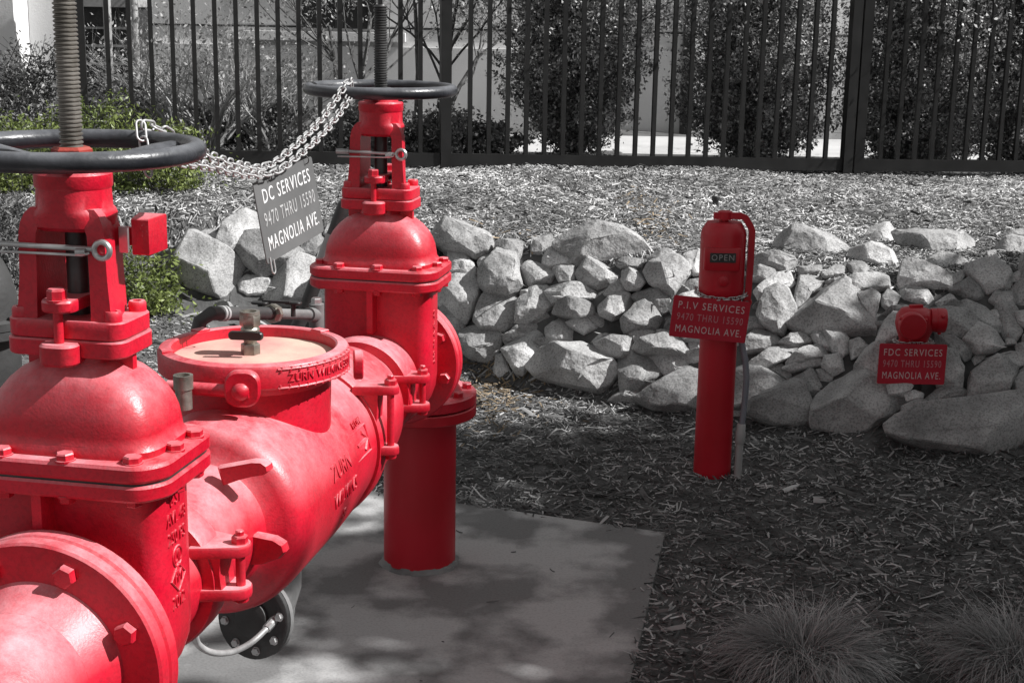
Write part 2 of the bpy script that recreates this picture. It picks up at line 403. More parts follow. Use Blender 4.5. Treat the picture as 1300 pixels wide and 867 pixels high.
def gate_valve(u0, near):
    B = MB()
    # gate chamber: flat box with semicircular bottom, lofted along u
    def sect(hv, uu, k):
        out = []
        for z in np.linspace(0.962, ZC, 4)[:-1]: out.append((hv * k, uu, z))
        for a in np.linspace(0, 180, 15): out.append((hv * k * cos(radians(a)), uu, ZC - hv * k * sin(radians(a))))
        for z in np.linspace(ZC, 0.962, 4)[1:]: out.append((-hv * k, uu, z))
        return out
    B.rings([sect(0.146, u, k) for u, k in ((-0.072, 0.80), (-0.068, 0.90), (-0.056, 0.97), (-0.035, 1.0), (0.035, 1.0), (0.056, 0.97), (0.068, 0.90), (0.072, 0.80))])
    # flow hub and end ring
    r_fl = 0.198 if near else 0.182
    if near:
        B.lathe([(0.12, -0.15), (0.12, 0.0), (0.125, 0.06), (0.115, 0.10), (0.115, 0.19)], (0, 0, ZC), (0, 1, 0), 56)
    else:
        B.lathe([(0.115, -0.19), (0.115, -0.10), (0.125, -0.06), (0.12, 0.0), (0.12, 0.16)], (0, 0, ZC), (0, 1, 0), 56)
    # stiffening ribs on the near and far faces
    for vv_ in ((-0.03,) if near else (0.0, )):
        B.box((vv_, -0.085, 0.90), (0.008, 0.028, 0.062), None, 0.003)
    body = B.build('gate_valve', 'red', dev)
    body.location = (0, u0, 0)
    body['label'] = 'near red gate valve, its handwheel cut off by the frame' if near else 'far red gate valve in front of the riser pipe'
    # end flange
    fu = (-0.15, -0.118) if near else (0.130, 0.162)
    fl = MB().lathe([(0.12, fu[0]), (r_fl - 0.004, fu[0]), (r_fl, fu[0] + 0.004), (r_fl, fu[1] - 0.005), (r_fl - 0.005, fu[1]), (0.12, fu[1])], (0, 0, ZC), (0, 1, 0), 72)
    fl.build('end_flange', 'red', body)
    # bonnet flange, two plates with a gap
    plan = lambda k: [(0.176 * k, 0.085 * k), (0.145 * k, 0.122 * k), (-0.145 * k, 0.122 * k), (-0.176 * k, 0.085 * k), (-0.176 * k, -0.085 * k), (-0.145 * k, -0.122 * k), (0.145 * k, -0.122 * k), (0.176 * k, -0.085 * k)]
    def rounded(poly, r=0.02, n=4):
        out = []
        for i, p in enumerate(poly):
            a = Vector(poly[i - 1]); b = Vector(p); c = Vector(poly[(i + 1) % len(poly)])
            d1 = (a - b).normalized() * r; d2 = (c - b).normalized() * r
            for k in range(n + 1):
                t = k / n; q = (b + d1) * (1 - t) ** 2 + b * 2 * t * (1 - t) + (b + d2) * t * t
                out.append((q.x, q.y))
        return out
    MB().prism(rounded(plan(1.0)), 0.955, 0.981, None, 0.004).build('body_flange', 'red', body, 30)
    MB().prism(rounded(plan(0.97)), 0.978, 0.9855, None, 0).build('gasket', 'iron', body, 30)
    bf = MB().prism(rounded(plan(1.0)), 0.9845, 1.012, None, 0.005).build('bonnet_flange', 'red', body, 30)
    # bonnet dome
    D = MB()
    prof = [(0.150, 0.098, 1.006), (0.150, 0.098, 1.022), (0.144, 0.094, 1.030), (0.142, 0.093, 1.045), (0.139, 0.091, 1.062), (0.133, 0.088, 1.080),
            (0.124, 0.083, 1.098), (0.111, 0.077, 1.115), (0.094, 0.069, 1.130), (0.072, 0.058, 1.140), (0.056, 0.05, 1.146), (0.052, 0.048, 1.165)]
    D.rings([superring(a, b, 4.2 - 2.0 * min(1, max(0, (z - 1.07) / 0.075)), z) for a, b, z in prof])
    for s in (-1, 1):
        D.prism([(s * 0.045, -0.007), (s * 0.088, -0.007), (s * 0.088, 0.007), (s * 0.045, 0.007)], 1.09, 1.163, None, 0.001)
    D.build('bonnet', 'red', body, 32)
    for sx, sy in ((-0.15, -0.06), (-0.085, -0.106), (0.02, -0.108), (0.125, -0.098), (0.158, -0.02), (0.158, 0.055), (0.09, 0.108), (-0.02, 0.108), (-0.12, 0.1)):
        bolt(body, (sx, sy, 1.012), (0, 0, 1), 0.0145, 0.012, twist=random.random())
        bolt(body, (sx, sy, 0.955), (0, 0, -1), 0.0135, 0.011, name='nut', twist=random.random())
    # yoke plates
    MB().prism(rrect(0.098, 0.062, 0.024), 1.160, 1.1865, None, 0.0025).build('bonnet_plate', 'red', body, 30)
    MB().prism(rrect(0.096, 0.060, 0.024), 1.1880, 1.216, None, 0.0025).build('yoke_plate', 'red', body, 30)
    G = MB()                                     # front ear of the plates and the gland follower
    G.prism(rrect(0.030, 0.030, 0.020, cy=-0.062), 1.150, 1.184, None, 0.004)
    G.build('gland_ear', 'red', body, 30)
    MB().prism(rrect(0.026, 0.085, 0.020), 1.232, 1.250, None, 0.003).build('gland', 'red', body, 30)
    for s in (-1, 1):
        MB().cyl((0, s * 0.07, 1.17), (0, s * 0.07, 1.235), 0.0075, 12).build('stud', 'red', body)
        bolt(body, (0, s * 0.07, 1.250), (0, 0, 1), 0.0145, 0.018)
    for sx, sy in ((0.076, -0.042), (-0.076, -0.042), (0.076, 0.042), (-0.076, 0.042)):
        MB().lathe([(0.014, 0), (0.014, 0.012), (0.012, 0.016), (0.007, 0.016), (0.007, 0.010)], (sx, sy, 1.216), (0, 0, 1), 20).build('cap_screw', 'red', body)
    # yoke arms and collar
    Y = MB()
    for s in (-1, 1):
        def q(xi, xo, hu, z): return [(s * xi, -hu, z), (s * xo, -hu, z), (s * xo, -hu + 0.018, z), (s * (xi + 0.012), hu - 0.01, z), (s * (xi + 0.01), hu, z), (s * xi, hu, z)]
        Y.rings([q(0.044, 0.082, 0.052, 1.212), q(0.044, 0.076, 0.050, 1.235), q(0.043, 0.072, 0.048, 1.28), q(0.042, 0.070, 0.047, 1.345), q(0.036, 0.067, 0.046, 1.362), q(0.028, 0.061, 0.043, 1.376), q(0.02, 0.052, 0.040, 1.385)])
    Y.rings([superring(a, b, e, z) for a, b, e, z in ((0.050, 0.046, 3, 1.350), (0.058, 0.052, 3, 1.356), (0.060, 0.054, 3, 1.372), (0.0585, 0.054, 2.6, 1.380), (0.0565, 0.0545, 2.2, 1.384), (0.0565, 0.0545, 2, 1.412), (0.0590, 0.057, 2, 1.416), (0.0590, 0.057, 2, 1.434), (0.056, 0.054, 2, 1.438), (0.046, 0.044, 2, 1.4385), (0.044, 0.042, 2, 1.446))])
    Y.build('yoke', 'red', body, 32)
    # stem
    S = MB(); pr = []; z = 1.452
    top = 1.72 if near else 1.678
    while z < top:
        pr += [(0.0150, z), (0.0178, z + 0.0018), (0.0178, z + 0.0038), (0.0150, z + 0.0056)]; z += 0.0064
    S.lathe([(0.015, 1.445)] + pr + [(0.014, z + 0.002)], (0, 0, 0), (0, 0, 1), 24)
    S.build('stem', 'stem' if near else 'stemdark', body, 50)
    MB().lathe([(0.017, 1.20), (0.017, 1.236), (0.030, 1.236), (0.030, 1.246), (0.017, 1.246), (0.017, 1.37)], (0, 0, 0), (0, 0, 1), 20).build('lower_stem', 'stemdark', body)
    # handwheel
    W = MB(); W.torus((0, 0, 1.469), (0, 0, 1), 0.186, 0.0152, 96, 16)
    a0 = 52 if near else 30
    for k in range(3):
        a = radians(a0 + 120 * k)
        pts = [(r * cos(a), r * sin(a), z) for r, z in ((0.018, 1.449), (0.05, 1.449), (0.09, 1.455), (0.14, 1.464), (0.18, 1.468))]
        prev = []
        for p in pts:
            t = Vector((-sin(a), cos(a), 0)); P = Vector(p); w = 0.019 - 0.03 * math.hypot(p[0], p[1]) * 0.2
            prev.append([P + t * w + Vector((0, 0, 0.002)), P + t * w * 0.5 + Vector((0, 0, 0.007)), P - t * w * 0.5 + Vector((0, 0, 0.007)), P - t * w + Vector((0, 0, 0.002)), P - t * w * 0.6 + Vector((0, 0, -0.006)), P + t * w * 0.6 + Vector((0, 0, -0.006))])
        W.rings(prev)
    W.lathe([(0.030, 1.440), (0.036, 1.444), (0.036, 1.456), (0.032, 1.460)], (0, 0, 0), (0, 0, 1), 28)
    wh = W.build('handwheel', 'black', body, 40)
    MB().rings([[(0.031 * k * cos(pi / 3 * i + 0.3), 0.031 * k * sin(pi / 3 * i + 0.3), z) for i in range(6)] for k, z in ((1, 1.459), (1, 1.470), (0.85, 1.474))]).build('yoke_nut', 'rednut' if near else 'black', body, 0)
    # lock rod with eye across the yoke
    zr = 1.327 if near else 1.307
    R = MB()
    R.tube([(-0.30 if near else -0.10, -0.056, zr + 0.004), (0.055, -0.056, zr + 0.001)], 0.0042, 10)
    R.tube([(-0.30 if near else -0.10, -0.060, zr - 0.010), (0.04, -0.060, zr - 0.008), (0.052, -0.06, zr - 0.004)], 0.0022, 8)
    R.torus((0.070, -0.056, zr), (0, 1, 0), 0.0125, 0.0045, 28, 10)
    R.cyl((0.030, -0.058, zr - 0.004), (0.046, -0.058, zr - 0.003), 0.0065, 12)
    if not near: R.cyl((-0.104, -0.056, zr + 0.003), (-0.07, -0.056, zr + 0.003), 0.0068, 12)
    R.build('lock_rod', 'steel', body)
    # tamper switch box behind the yoke
    T = MB()
    if near:
        T.prism([(0.084, -0.033), (0.112, -0.033), (0.112, 0.033), (0.066, 0.033)], 0.0, 0.056, Matrix.Translation((0.002, 0.045, 1.310)), 0.002)
        T.box((0.070, 0.036, 1.335), (0.016, 0.006, 0.014), None, 0.001)
        T.build('tamper_switch', 'red', body, 25)
        MB().box((0.076, 0.006, 1.334), (0.007, 0.003, 0.020), None, 0.001).build('switch_bracket', 'steel', body)
    # cast lettering on the right face of the chamber
    def side(x, y, z): return Vector((0.1455 + z + (0.0005 if abs(x) < 0.04 else -0.002), x * 1.0, y))
    if near:
        for k, (t, zz) in enumerate((('8 ST', 0.925), ('AVL 48', 0.895), ('250 PS', 0.862), ('UL', 0.828), ('FM', 0.793), ('2012', 0.752))):
            text_obj('cast_lettering', t, 0.030, 0.0022, 'red', body, lambda x, y, z, zz=zz: side(x, zz + y, z), 0.78)
        rg = MB(); rg.torus((0.1465, 0, 0.828), (1, 0, 0), 0.0165, 0.0022, 28, 6)
        dm = [(0, 0.024), (0.026, 0), (0, -0.024), (-0.026, 0)]
        rg.tube([(0.1465, a, 0.793 + b) for a, b in dm], 0.0022, 6, True)
        rg.build('cast_mark', 'red', body)
    else:
        text_obj('cast_lettering', '250 PS AVL 48', 0.026, 0.0022, 'red', body, lambda x, y, z: Vector((0.1458 + z, -y * 0.8, 0.815 + x * 0.95)))
    return body
M['rednut'] = mat('rusty_red_nut', (0.22, 0.02, 0.015), (0.32, 0.03, 0.02), 0.6, 20, 0.2, 80, dust=(0.4, 0.2, 0.15), dust_amt=0.4)
vL = gate_valve(0.0, True)
vR = gate_valve(L0, False)

def flange_bolts(parent, u, r, n, du, off=0.0, size=0.0165, zc=ZC):
    for k in range(n):
        a = 2 * pi * (k + off) / n
        bolt(parent, (r * sin(a), u, zc + r * cos(a)), (0, du, 0), size, 0.016, twist=random.random())

# near companion flange + elbow down
E1 = MB()
E1.lathe([(0.13, -0.152), (0.194, -0.152), (0.198, -0.156), (0.198, -0.178), (0.194, -0.182), (0.138, -0.183), (0.128, -0.20), (0.117, -0.225), (0.112, -0.24)], (0, 0, ZC), (0, 1, 0), 72, (True, False))
pts = [(0, -0.235, ZC)] + [(0, -0.26 - 0.24 * sin(a), ZC - 0.24 * (1 - cos(a))) for a in np.linspace(0, pi / 2, 14)] + [(0, -0.5, -0.02)]
E1.tube(pts, 0.112, 40)
inlet = E1.build('inlet_elbow', 'red', dev, 40)
flange_bolts(inlet, -0.181, 0.162, 8, -1, 0.42, 0.0175)

# far flange, elbow and riser
E2 = MB(); q = L0
E2.lathe([(0.12, q + 0.164), (0.178, q + 0.164), (0.182, q + 0.168), (0.182, q + 0.19), (0.178, q + 0.194), (0.125, q + 0.195), (0.112, q + 0.225)], (0, 0, ZC), (0, 1, 0), 64, (True, False))
cu_ = 0.41
pts = [(0, q + 0.21, ZC)] + [(0, q + 0.235 + 0.175 * sin(a), ZC - 0.165 * (1 - cos(a))) for a in np.linspace(0, pi / 2, 12)] + [(0, q + cu_, 0.535)]
E2.tube(pts, 0.112, 36)
E2.lathe([(0.112, 0.575), (0.128, 0.552), (0.168, 0.550), (0.171, 0.547), (0.171, 0.520), (0.168, 0.517), (0.11, 0.517)], (0, q + cu_, 0), (0, 0, 1), 60)
elbow = E2.build('discharge_elbow', 'red', dev, 40)
for k in range(8):
    a = 2 * pi * (k + 0.5) / 8
    bolt(elbow, (0.143 * cos(a), q + cu_ + 0.143 * sin(a), 0.551), (0, 0, 1), 0.0155, 0.017, twist=random.random())
for k in range(8):
    a = 2 * pi * (k + 0.32) / 8
    bolt(elbow, (0.150 * sin(a), q + 0.163, ZC + 0.150 * cos(a)), (0, -1, 0), 0.0001, 0.0001) if False else None
    bolt(vR, (0.150 * sin(a), 0.130, ZC + 0.150 * cos(a)), (0, -1, 0), 0.0165, 0.016, twist=random.random())
RS = MB()
RS.lathe([(0.111, 0.512), (0.168, 0.512), (0.171, 0.509), (0.171, 0.482), (0.168, 0.479), (0.118, 0.478), (0.1115, 0.470), (0.1105, 0.462), (0.1105, 0.455), (0.1105, 0.25), (0.1105, 0.02), (0.1105, 0.006)], (0, q + cu_, 0), (0, 0, 1), 60)
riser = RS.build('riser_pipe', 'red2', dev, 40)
random.seed(3)
gr = MB()                                        # ragged sealing grout round the foot of the riser
ring0, ring1, ring2 = [], [], []
for k in range(56):
    a = 2 * pi * k / 56; r = 0.119 + 0.010 * random.random()
    c, s = cos(a), sin(a)
    ring0.append((r * c, q + cu_ + r * s, 0.0005)); ring1.append(((r - 0.006) * c, q + cu_ + (r - 0.006) * s, 0.005 + 0.008 * random.random())); ring2.append((0.108 * c, q + cu_ + 0.108 * s, 0.010 + 0.012 * random.random()))
gr.rings([ring0, ring1, ring2], (False, True))
gr.build('grout_ring', 'greypipe', riser, 20)

# ---- check valve body
CB = MB(); UC = 0.73
CB.lathe([(0.112, 0.19), (0.114, 0.24), (0.117, 0.27), (0.120, 0.31), (0.124, 0.36), (0.128, 0.41), (0.133, 0.430), (0.145, 0.441), (0.165, 0.448), (0.180, 0.455), (0.190, 0.468), (0.196, 0.490), (0.1975, 0.52), (0.197, 0.78), (0.193, 0.90), (0.186, 0.98), (0.184, 1.015),
          (0.180, 1.03), (0.181, 1.06), (0.180, 1.12), (0.176, 1.20), (0.168, 1.28), (0.155, 1.33), (0.135, 1.37), (0.118, 1.39), (0.114, 1.42), (0.113, L0 - 0.19)], (0, 0, ZC), (0, 1, 0), 72)
CB.lathe([(0.158, 0.70), (0.156, 0.86), (0.158, 0.93), (0.170, 0.945), (0.172, 0.957)], (0, UC, 0), (0, 0, 1), 64)
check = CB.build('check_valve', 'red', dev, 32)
check['label'] = 'round-topped check valve body between the two gate valves'
# cover ring with recessed plate
CV = MB()
CV.lathe([(0.15, 0.950), (0.190, 0.950), (0.196, 0.955), (0.196, 0.992), (0.192, 0.998), (0.172, 1.001), (0.168, 0.998), (0.1665, 0.970)], (0, UC, 0), (0, 0, 1), 80, (True, False))
for a in (60, 150, 215):
    aa = radians(a)
    CV.box((0, 0, 0), (0.012, 0.016, 0.004), Matrix.Translation((0.180 * cos(aa), UC + 0.180 * sin(aa), 0.9995)) @ Matrix.Rotation(aa, 4, 'Z'), 0.002)
cover = CV.build('cover', 'red', check, 35)
MB().lathe([(0.169, 0.966), (0.169, 0.977), (0.12, 0.9795), (0.05, 0.981), (0.001, 0.981)], (0, UC, 0), (0, 0, 1), 64).build('cover_plate', 'cover', check, 35)
# raised name plate on the rim
def rim(x, y, z):
    a = radians(-22) + x / 0.196
    return Vector(((0.196 + z) * cos(a), UC + (0.196 + z) * sin(a), 0.973 + y))
text_obj('cast_lettering', 'ZURN WILKINS 350', 0.024, 0.002, 'red', check, rim, 0.9)
NP = MB()
for yy in (-0.019, 0.019): NP.tube([rim(x, yy, 0) for x in np.linspace(-0.115, 0.115, 24)], 0.0026, 6)
for x in np.linspace(-0.11, 0.11, 12): NP.tube([rim(x, 0.013, 0), rim(x + 0.004, 0.023, 0)], 0.0024, 6)
for x in np.linspace(-0.11, 0.11, 12): NP.tube([rim(x, -0.013, 0), rim(x - 0.004, -0.023, 0)], 0.0024, 6)
NP.build('cast_border', 'red', check)
# hinge ears at the front of the cover
HE = MB()
for a, sgn in ((-98, 1), (-62, 1)):
    pass
ea = radians(-100)
for da in (0,):
    cxe, cye = 0.20 * cos(radians(-78)), UC + 0.20 * sin(radians(-78))
    mt = Matrix.Translation((cxe, cye, 0.955)) @ Matrix.Rotation(radians(-78), 4, 'Z') @ Matrix.Rotation(pi / 2, 4, 'X')
    HE.prism(rrect(0.034, 0.036, 0.026), -0.012, 0.012, Matrix.Translation((cxe + 0.012, cye - 0.008, 0.962)) @ Matrix.Rotation(radians(14), 4, 'Z') @ Matrix.Rotation(pi / 2, 4, 'X'), 0.004)
HE.cyl((-0.10, UC - 0.205, 0.955), (0.07, UC - 0.205, 0.955), 0.013, 16)
HE.build('hinge', 'red', check, 35)
MB().lathe([(0.017, 0), (0.017, 0.006), (0.012, 0.012), (0.004, 0.015)], (cxe + 0.012, cye - 0.019, 0.958), (0.24, -0.97, 0), 18).build('hinge_pin', 'red', check)
HB = MB()
HB.prism(rrect(0.026, 0.030, 0.02), -0.010, 0.010, Matrix.Translation((0.205, UC + 0.06, 0.955)) @ Matrix.Rotation(radians(110), 4, 'Z') @ Matrix.Rotation(pi / 2, 4, 'X'), 0.003)
HB.build('cover_lug', 'red', check, 35)

# couplings / clamps
def coupling(u, r, w, zlo, zhi, vb, name='grooved_coupling'):
    K = MB()
    K.lathe([(r - 0.03, u - w), (r - 0.004, u - w), (r, u - w * 0.7), (r, u + w * 0.7), (r - 0.004, u + w), (r - 0.03, u + w)], (0, 0, ZC), (0, 1, 0), 64)
    ko = K.build(name, 'red', check, 35)
    for s in (-1, 1):
        P = MB()
        for zz in (zlo, zhi):
            P.prism([(s * (vb - 0.075), u - w * 1.5), (s * (vb - 0.02), u - w * 1.0), (s * (vb + 0.010), u - w * 0.72), (s * (vb + 0.020), u - w * 0.4), (s * (vb + 0.024), u), (s * (vb + 0.020), u + w * 0.4), (s * (vb + 0.010), u + w * 0.72), (s * (vb - 0.02), u + w * 1.0), (s * (vb - 0.075), u + w * 1.5)], zz - 0.010, zz + 0.010, None, 0.004)
        P.prism([(s * (vb - 0.07), zlo), (s * (vb - 0.018), zlo), (s * (vb - 0.022), (zlo + zhi) / 2), (s * (vb - 0.018), zhi), (s * (vb - 0.07), zhi)], -w * 0.9, w * 0.9, Matrix(((1, 0, 0, 0), (0, 0, -1, u), (0, 1, 0, 0), (0, 0, 0, 1))), 0.003)
        P.tube([(s * (vb + 0.004), u, zlo - 0.02), (s * (vb + 0.004), u, zhi + 0.014)], 0.0085, 12)
        P.build('coupling_lug', 'red', check, 35)
    for s in (-1, 1):
        bolt(check, (s * (vb + 0.004), u, zhi + 0.009), (0, 0, 1), 0.0145, 0.015, stud=True)
        bolt(check, (s * (vb + 0.004), u, zlo - 0.009), (0, 0, -1), 0.0135, 0.013, name='nut')
coupling(0.20, 0.140, 0.034, 0.690, 0.768, 0.168)
coupling(L0 - 0.195, 0.142, 0.032, 0.675, 0.752, 0.162)
coupling(1.022, 0.196, 0.026, 0.700, 0.842, 0.205, 'body_clamp')
# cast lugs on the neck, broad face across the flow
for poly, uu in (([(0.06, 0.850), (0.13, 0.868), (0.150, 0.869), (0.161, 0.862), (0.163, 0.852), (0.152, 0.843), (0.13, 0.838), (0.10, 0.828), (0.07, 0.815)], 0.385),
                 ([(0.09, 0.725), (0.165, 0.716), (0.184, 0.706), (0.188, 0.692), (0.176, 0.678), (0.14, 0.662), (0.09, 0.655)], 0.395),
                 ([(-0.06, 0.862), (-0.13, 0.874), (-0.168, 0.863), (-0.168, 0.850), (-0.150, 0.836), (-0.09, 0.79)], 0.375)):
    mt = Matrix(((1, 0, 0, 0), (0, 0, -1, uu), (0, 1, 0, 0), (0, 0, 0, 1)))
    MB().prism(poly, -0.015, 0.015, mt, 0.007).build('lifting_lug', 'red', check, 40)
# cast lettering wrapped round the barrel
def barrel(u0, a0):
    def fn(x, y, z):
        r = 0.196 + z; a = radians(a0) - y / r
        return Vector((r * sin(a), u0 + x, ZC + r * cos(a)))
    return fn
for t, a, sz, uu in (('ZURN', 76, 0.050, 0.715), ('WILKINS', 93, 0.044, 0.725), ('8', 108, 0.040, 0.735)):
    text_obj('cast_lettering', t, sz, 0.0035, 'red', check, barrel(uu, a), 0.9)
fnA = barrel(0.875, 74)
AR = MB()
def bl(fn, pts, r=0.003, closed=False): AR.tube([fn(x, y, -0.003) for x, y in pts], r, 6, closed)
bl(fnA, [(-0.05, 0.03), (0.0, 0.03), (0.05, 0.03), (0.05, -0.03), (0, -0.03), (-0.05, -0.03)], 0.003, True)
bl(fnA, [(-0.035, 0), (0.035, 0)], 0.005); bl(fnA, [(0.01, 0.02), (0.035, 0), (0.01, -0.02)], 0.005)
AR.build('flow_arrow', 'red', check)
text_obj('cast_lettering', 'FLOW', 0.022, 0.003, 'red', check, barrel(0.875, 61), 0.9)

# ball valve standing on the cover (bronze body, dark tee handle)
bx, by = -0.005, 0.722
BV = MB()
def hexz(r, z0, z1): BV.rings([[(bx + r * k * cos(pi / 3 * i + 0.2), by + r * k * sin(pi / 3 * i + 0.2), z) for i in range(6)] for k, z in ((0.94, z0), (1, z0 + 0.002), (1, z1 - 0.002), (0.94, z1))])
hexz(0.020, 0.980, 1.003)
BV.lathe([(0.013, 1.0), (0.014, 1.010), (0.019, 1.016), (0.020, 1.034), (0.016, 1.040)], (bx, by, 0), (0, 0, 1), 24)
hexz(0.0215, 1.040, 1.066)
BV.lathe([(0.0205, 1.064), (0.0205, 1.071), (0.014, 1.071), (0.013, 1.055)], (bx, by, 0), (0, 0, 1), 24, (True, True))
BV.lathe([(0.010, 0), (0.010, 0.022), (0.007, 0.03)], (bx, by, 1.026), (0.2, -1, 0), 14)
bv = BV.build('ball_valve', 'brass', check, 35)
H = MB()
H.prism(rrect(0.036, 0.009, 0.008), -0.006, 0.006, Matrix.Translation((bx + 0.004, by - 0.034, 1.027)) @ Matrix.Rotation(0.12, 4, 'Z') @ Matrix.Rotation(pi / 2, 4, 'X'), 0.003)
H.build('valve_handle', 'darkplastic', check, 35)
TC = MB()
TC.lathe([(0.016, 0.925), (0.016, 0.965), (0.019, 0.965), (0.019, 0.992), (0.013, 0.992), (0.012, 0.975)], (-0.05, 0.485, 0), (0, 0, 1), 20)
TC.build('test_cock', 'brass', check, 35)

# ---- bypass line behind the cover
def D3(x, y, Y): return loc(at_y(x, y, Y))
BP = MB()
pA, pB, pC = D3(268, 398, 3.25), D3(345, 398, 3.50), D3(402, 400, 3.72)
down = Vector((0, 0, -1))
BP.tube([pA + Vector((-0.035, -0.01, -0.25)), pA + Vector((-0.035, -0.01, -0.06)), pA + Vector((-0.025, -0.005, -0.018)), pA, pA.lerp(pB, 0.5), pB], 0.0165, 14)
bypass = BP.build('bypass_pipe', 'blackpipe', dev, 40)
b2 = MB(); b2.tube([pB, pB.lerp(pC, 0.6), pC], 0.0135, 14)
b2.cyl(pC + Vector((0, 0, 0.03)), pC + Vector((0, 0, -0.30)), 0.020, 16)
b2.cyl(pC + (pB - pC).normalized() * 0.045, pC, 0.019, 16)
b2.build('bypass_tee', 'greypipe', bypass, 40)
bolt(bypass, pC + Vector((0, 0, 0.03)), (0, 0, 1), 0.014, 0.016, 'steel', 'plug')
dAB = (pB - pA).normalized()
for t in (0.038, 0.052): 
    cc = MB(); cc.lathe([(0.0175, 0), (0.0185, 0.001), (0.0185, 0.007), (0.0175, 0.008)], pA + dAB * t, dAB, 18); cc.build('hose_clamp', 'chain', bypass)
un = MB(); un.lathe([(0.02, 0), (0.024, 0.004), (0.024, 0.026), (0.02, 0.03)], pB - dAB * 0.01, dAB, 8); un.build('union_nut', 'brass', bypass, 20)
wh_ = MB()
for px_ in (330, 372):
    p = D3(px_, 384, 3.48); wh_.prism(rrect(0.022, 0.012, 0.010), 0.0, 0.006, Matrix.Translation(p + Vector((0, 0, -0.004))), 0.002); wh_.cyl(p + Vector((0, 0, -0.035)), p, 0.006, 10)
pm = D3(351, 380, 3.48); wh_.box(pm + Vector((0, 0, -0.006)), (0.035, 0.006, 0.003), None, 0.001)
wh_.build('valve_handle', 'darkplastic', bypass, 35)

# ---- black blind flange hanging below the body with a small tube to the near valve
fc = D3(320, 785, 2.83); fd = Vector((-0.22, -0.95, 0.16)).normalized()
DF = MB()
DF.lathe([(0.042, -0.10), (0.042, -0.03), (0.084, -0.028), (0.086, -0.026), (0.086, -0.014)], fc, fd, 40)
DF.tube([fc - fd * 0.05, fc - fd * 0.09 + Vector((0, 0, 0.01)), fc - fd * 0.115 + Vector((0, 0, 0.05)), fc - fd * 0.12 + Vector((0, 0, 0.2))], 0.042, 24)
drain = DF.build('drain_outlet', 'greypipe', dev, 40)
D2 = MB(); D2.lathe([(0.086, -0.012), (0.086, -0.002), (0.083, 0.0), (0.040, 0.0), (0.038, 0.008), (0.034, 0.010)], fc, fd, 40); D2.build('blind_flange', 'iron', drain, 35)
fx, fy, _ = frame(fd)
for k in range(8):
    a = 2 * pi * (k + 0.3) / 8
    bolt(drain, fc + (fx * cos(a) + fy * sin(a)) * 0.068, fd, 0.0085, 0.008, 'steel')
TB = MB()
t0 = D3(346, 789, 2.80); t5 = D3(247, 800, 2.50)
TB.tube(smooth_path([t0, D3(336, 800, 2.78), D3(318, 816, 2.74), D3(295, 827, 2.68), D3(270, 828, 2.60), D3(252, 818, 2.53), t5, t5 + Vector((0.0, 0.0, 0.03))], 5), 0.0065, 12)
TB.build('copper_tube', 'chain', drain, 50)
MB().cyl(t0 - (D3(336, 800, 2.78) - t0) * 0.25 + Vector((0, 0.012, 0)), D3(338, 798, 2.785), 0.0095, 8).build('tube_fitting', 'steel', drain)
MB().cyl(t5 + Vector((0, 0, -0.004)), t5 + Vector((0, 0, 0.05)), 0.010, 8).build('tube_fitting', 'brass', drain)

# ---- conduit rising behind to the far valve (separate run from the ground)
cd = MB()
k0, k1, k2 = at_y(352, 470, 4.28), at_y(388, 392, 4.30), at_y(437, 262, 4.32)
gz_ = k0.copy(); gz_.x -= 0.10; gz_.z = float(height(gz_.x, gz_.y)) - 0.02
cd.tube([gz_, k0, k1, k1.lerp(k2, 0.5), k2, at_y(462, 232, 4.33)], 0.021, 14)
co = cd.build('cable_conduit', 'blackpipe', None, 40)
tag(co, 'dark slanting conduit pipe behind the far red gate valve', 'conduit')
cs = MB(); cs.tube([k1.lerp(k2, 0.42), k1.lerp(k2, 0.62), k1.lerp(k2, 0.72)], 0.0225, 14); cs.build('conduit_sleeve', 'pvc', co, 40)

# ---- grey standpipe at the left edge
sp = empty('standpipe', (-1.645, 4.4, float(height(-1.645, 4.4))))
tag(sp, 'dark grey flanged standpipe with elbow at the left edge', 'standpipe')
zg = sp.location.z
S1 = MB(); S1.lathe([(0.115, -0.05), (0.115, 0.665 - zg), (0.15, 0.67 - zg), (0.15, 0.695 - zg), (0.11, 0.695 - zg)], (0, 0, 0), (0, 0, 1), 40); S1.build('pipe', 'blackpipe', sp, 40)
S2 = MB(); S2.lathe([(0.11, 0.698 - zg), (0.15, 0.698 - zg), (0.15, 0.722 - zg), (0.12, 0.724 - zg)], (0, 0, 0), (0, 0, 1), 40)
S2.tube([(0, 0, 0.70 - zg)] + [(-0.17 * (1 - cos(a)), 0, 0.75 - zg + 0.17 * sin(a)) for a in np.linspace(0, pi / 2, 10)] + [(-0.4, 0, 0.92 - zg)], 0.115, 32)
S2.build('elbow', 'blackpipe', sp, 40)
for k in range(8):
    a = 2 * pi * (k + 0.5) / 8; bolt(sp, (0.133 * cos(a), 0.133 * sin(a), 0.723 - zg), (0, 0, 1), 0.013, 0.014, 'blackpipe', stud=True)

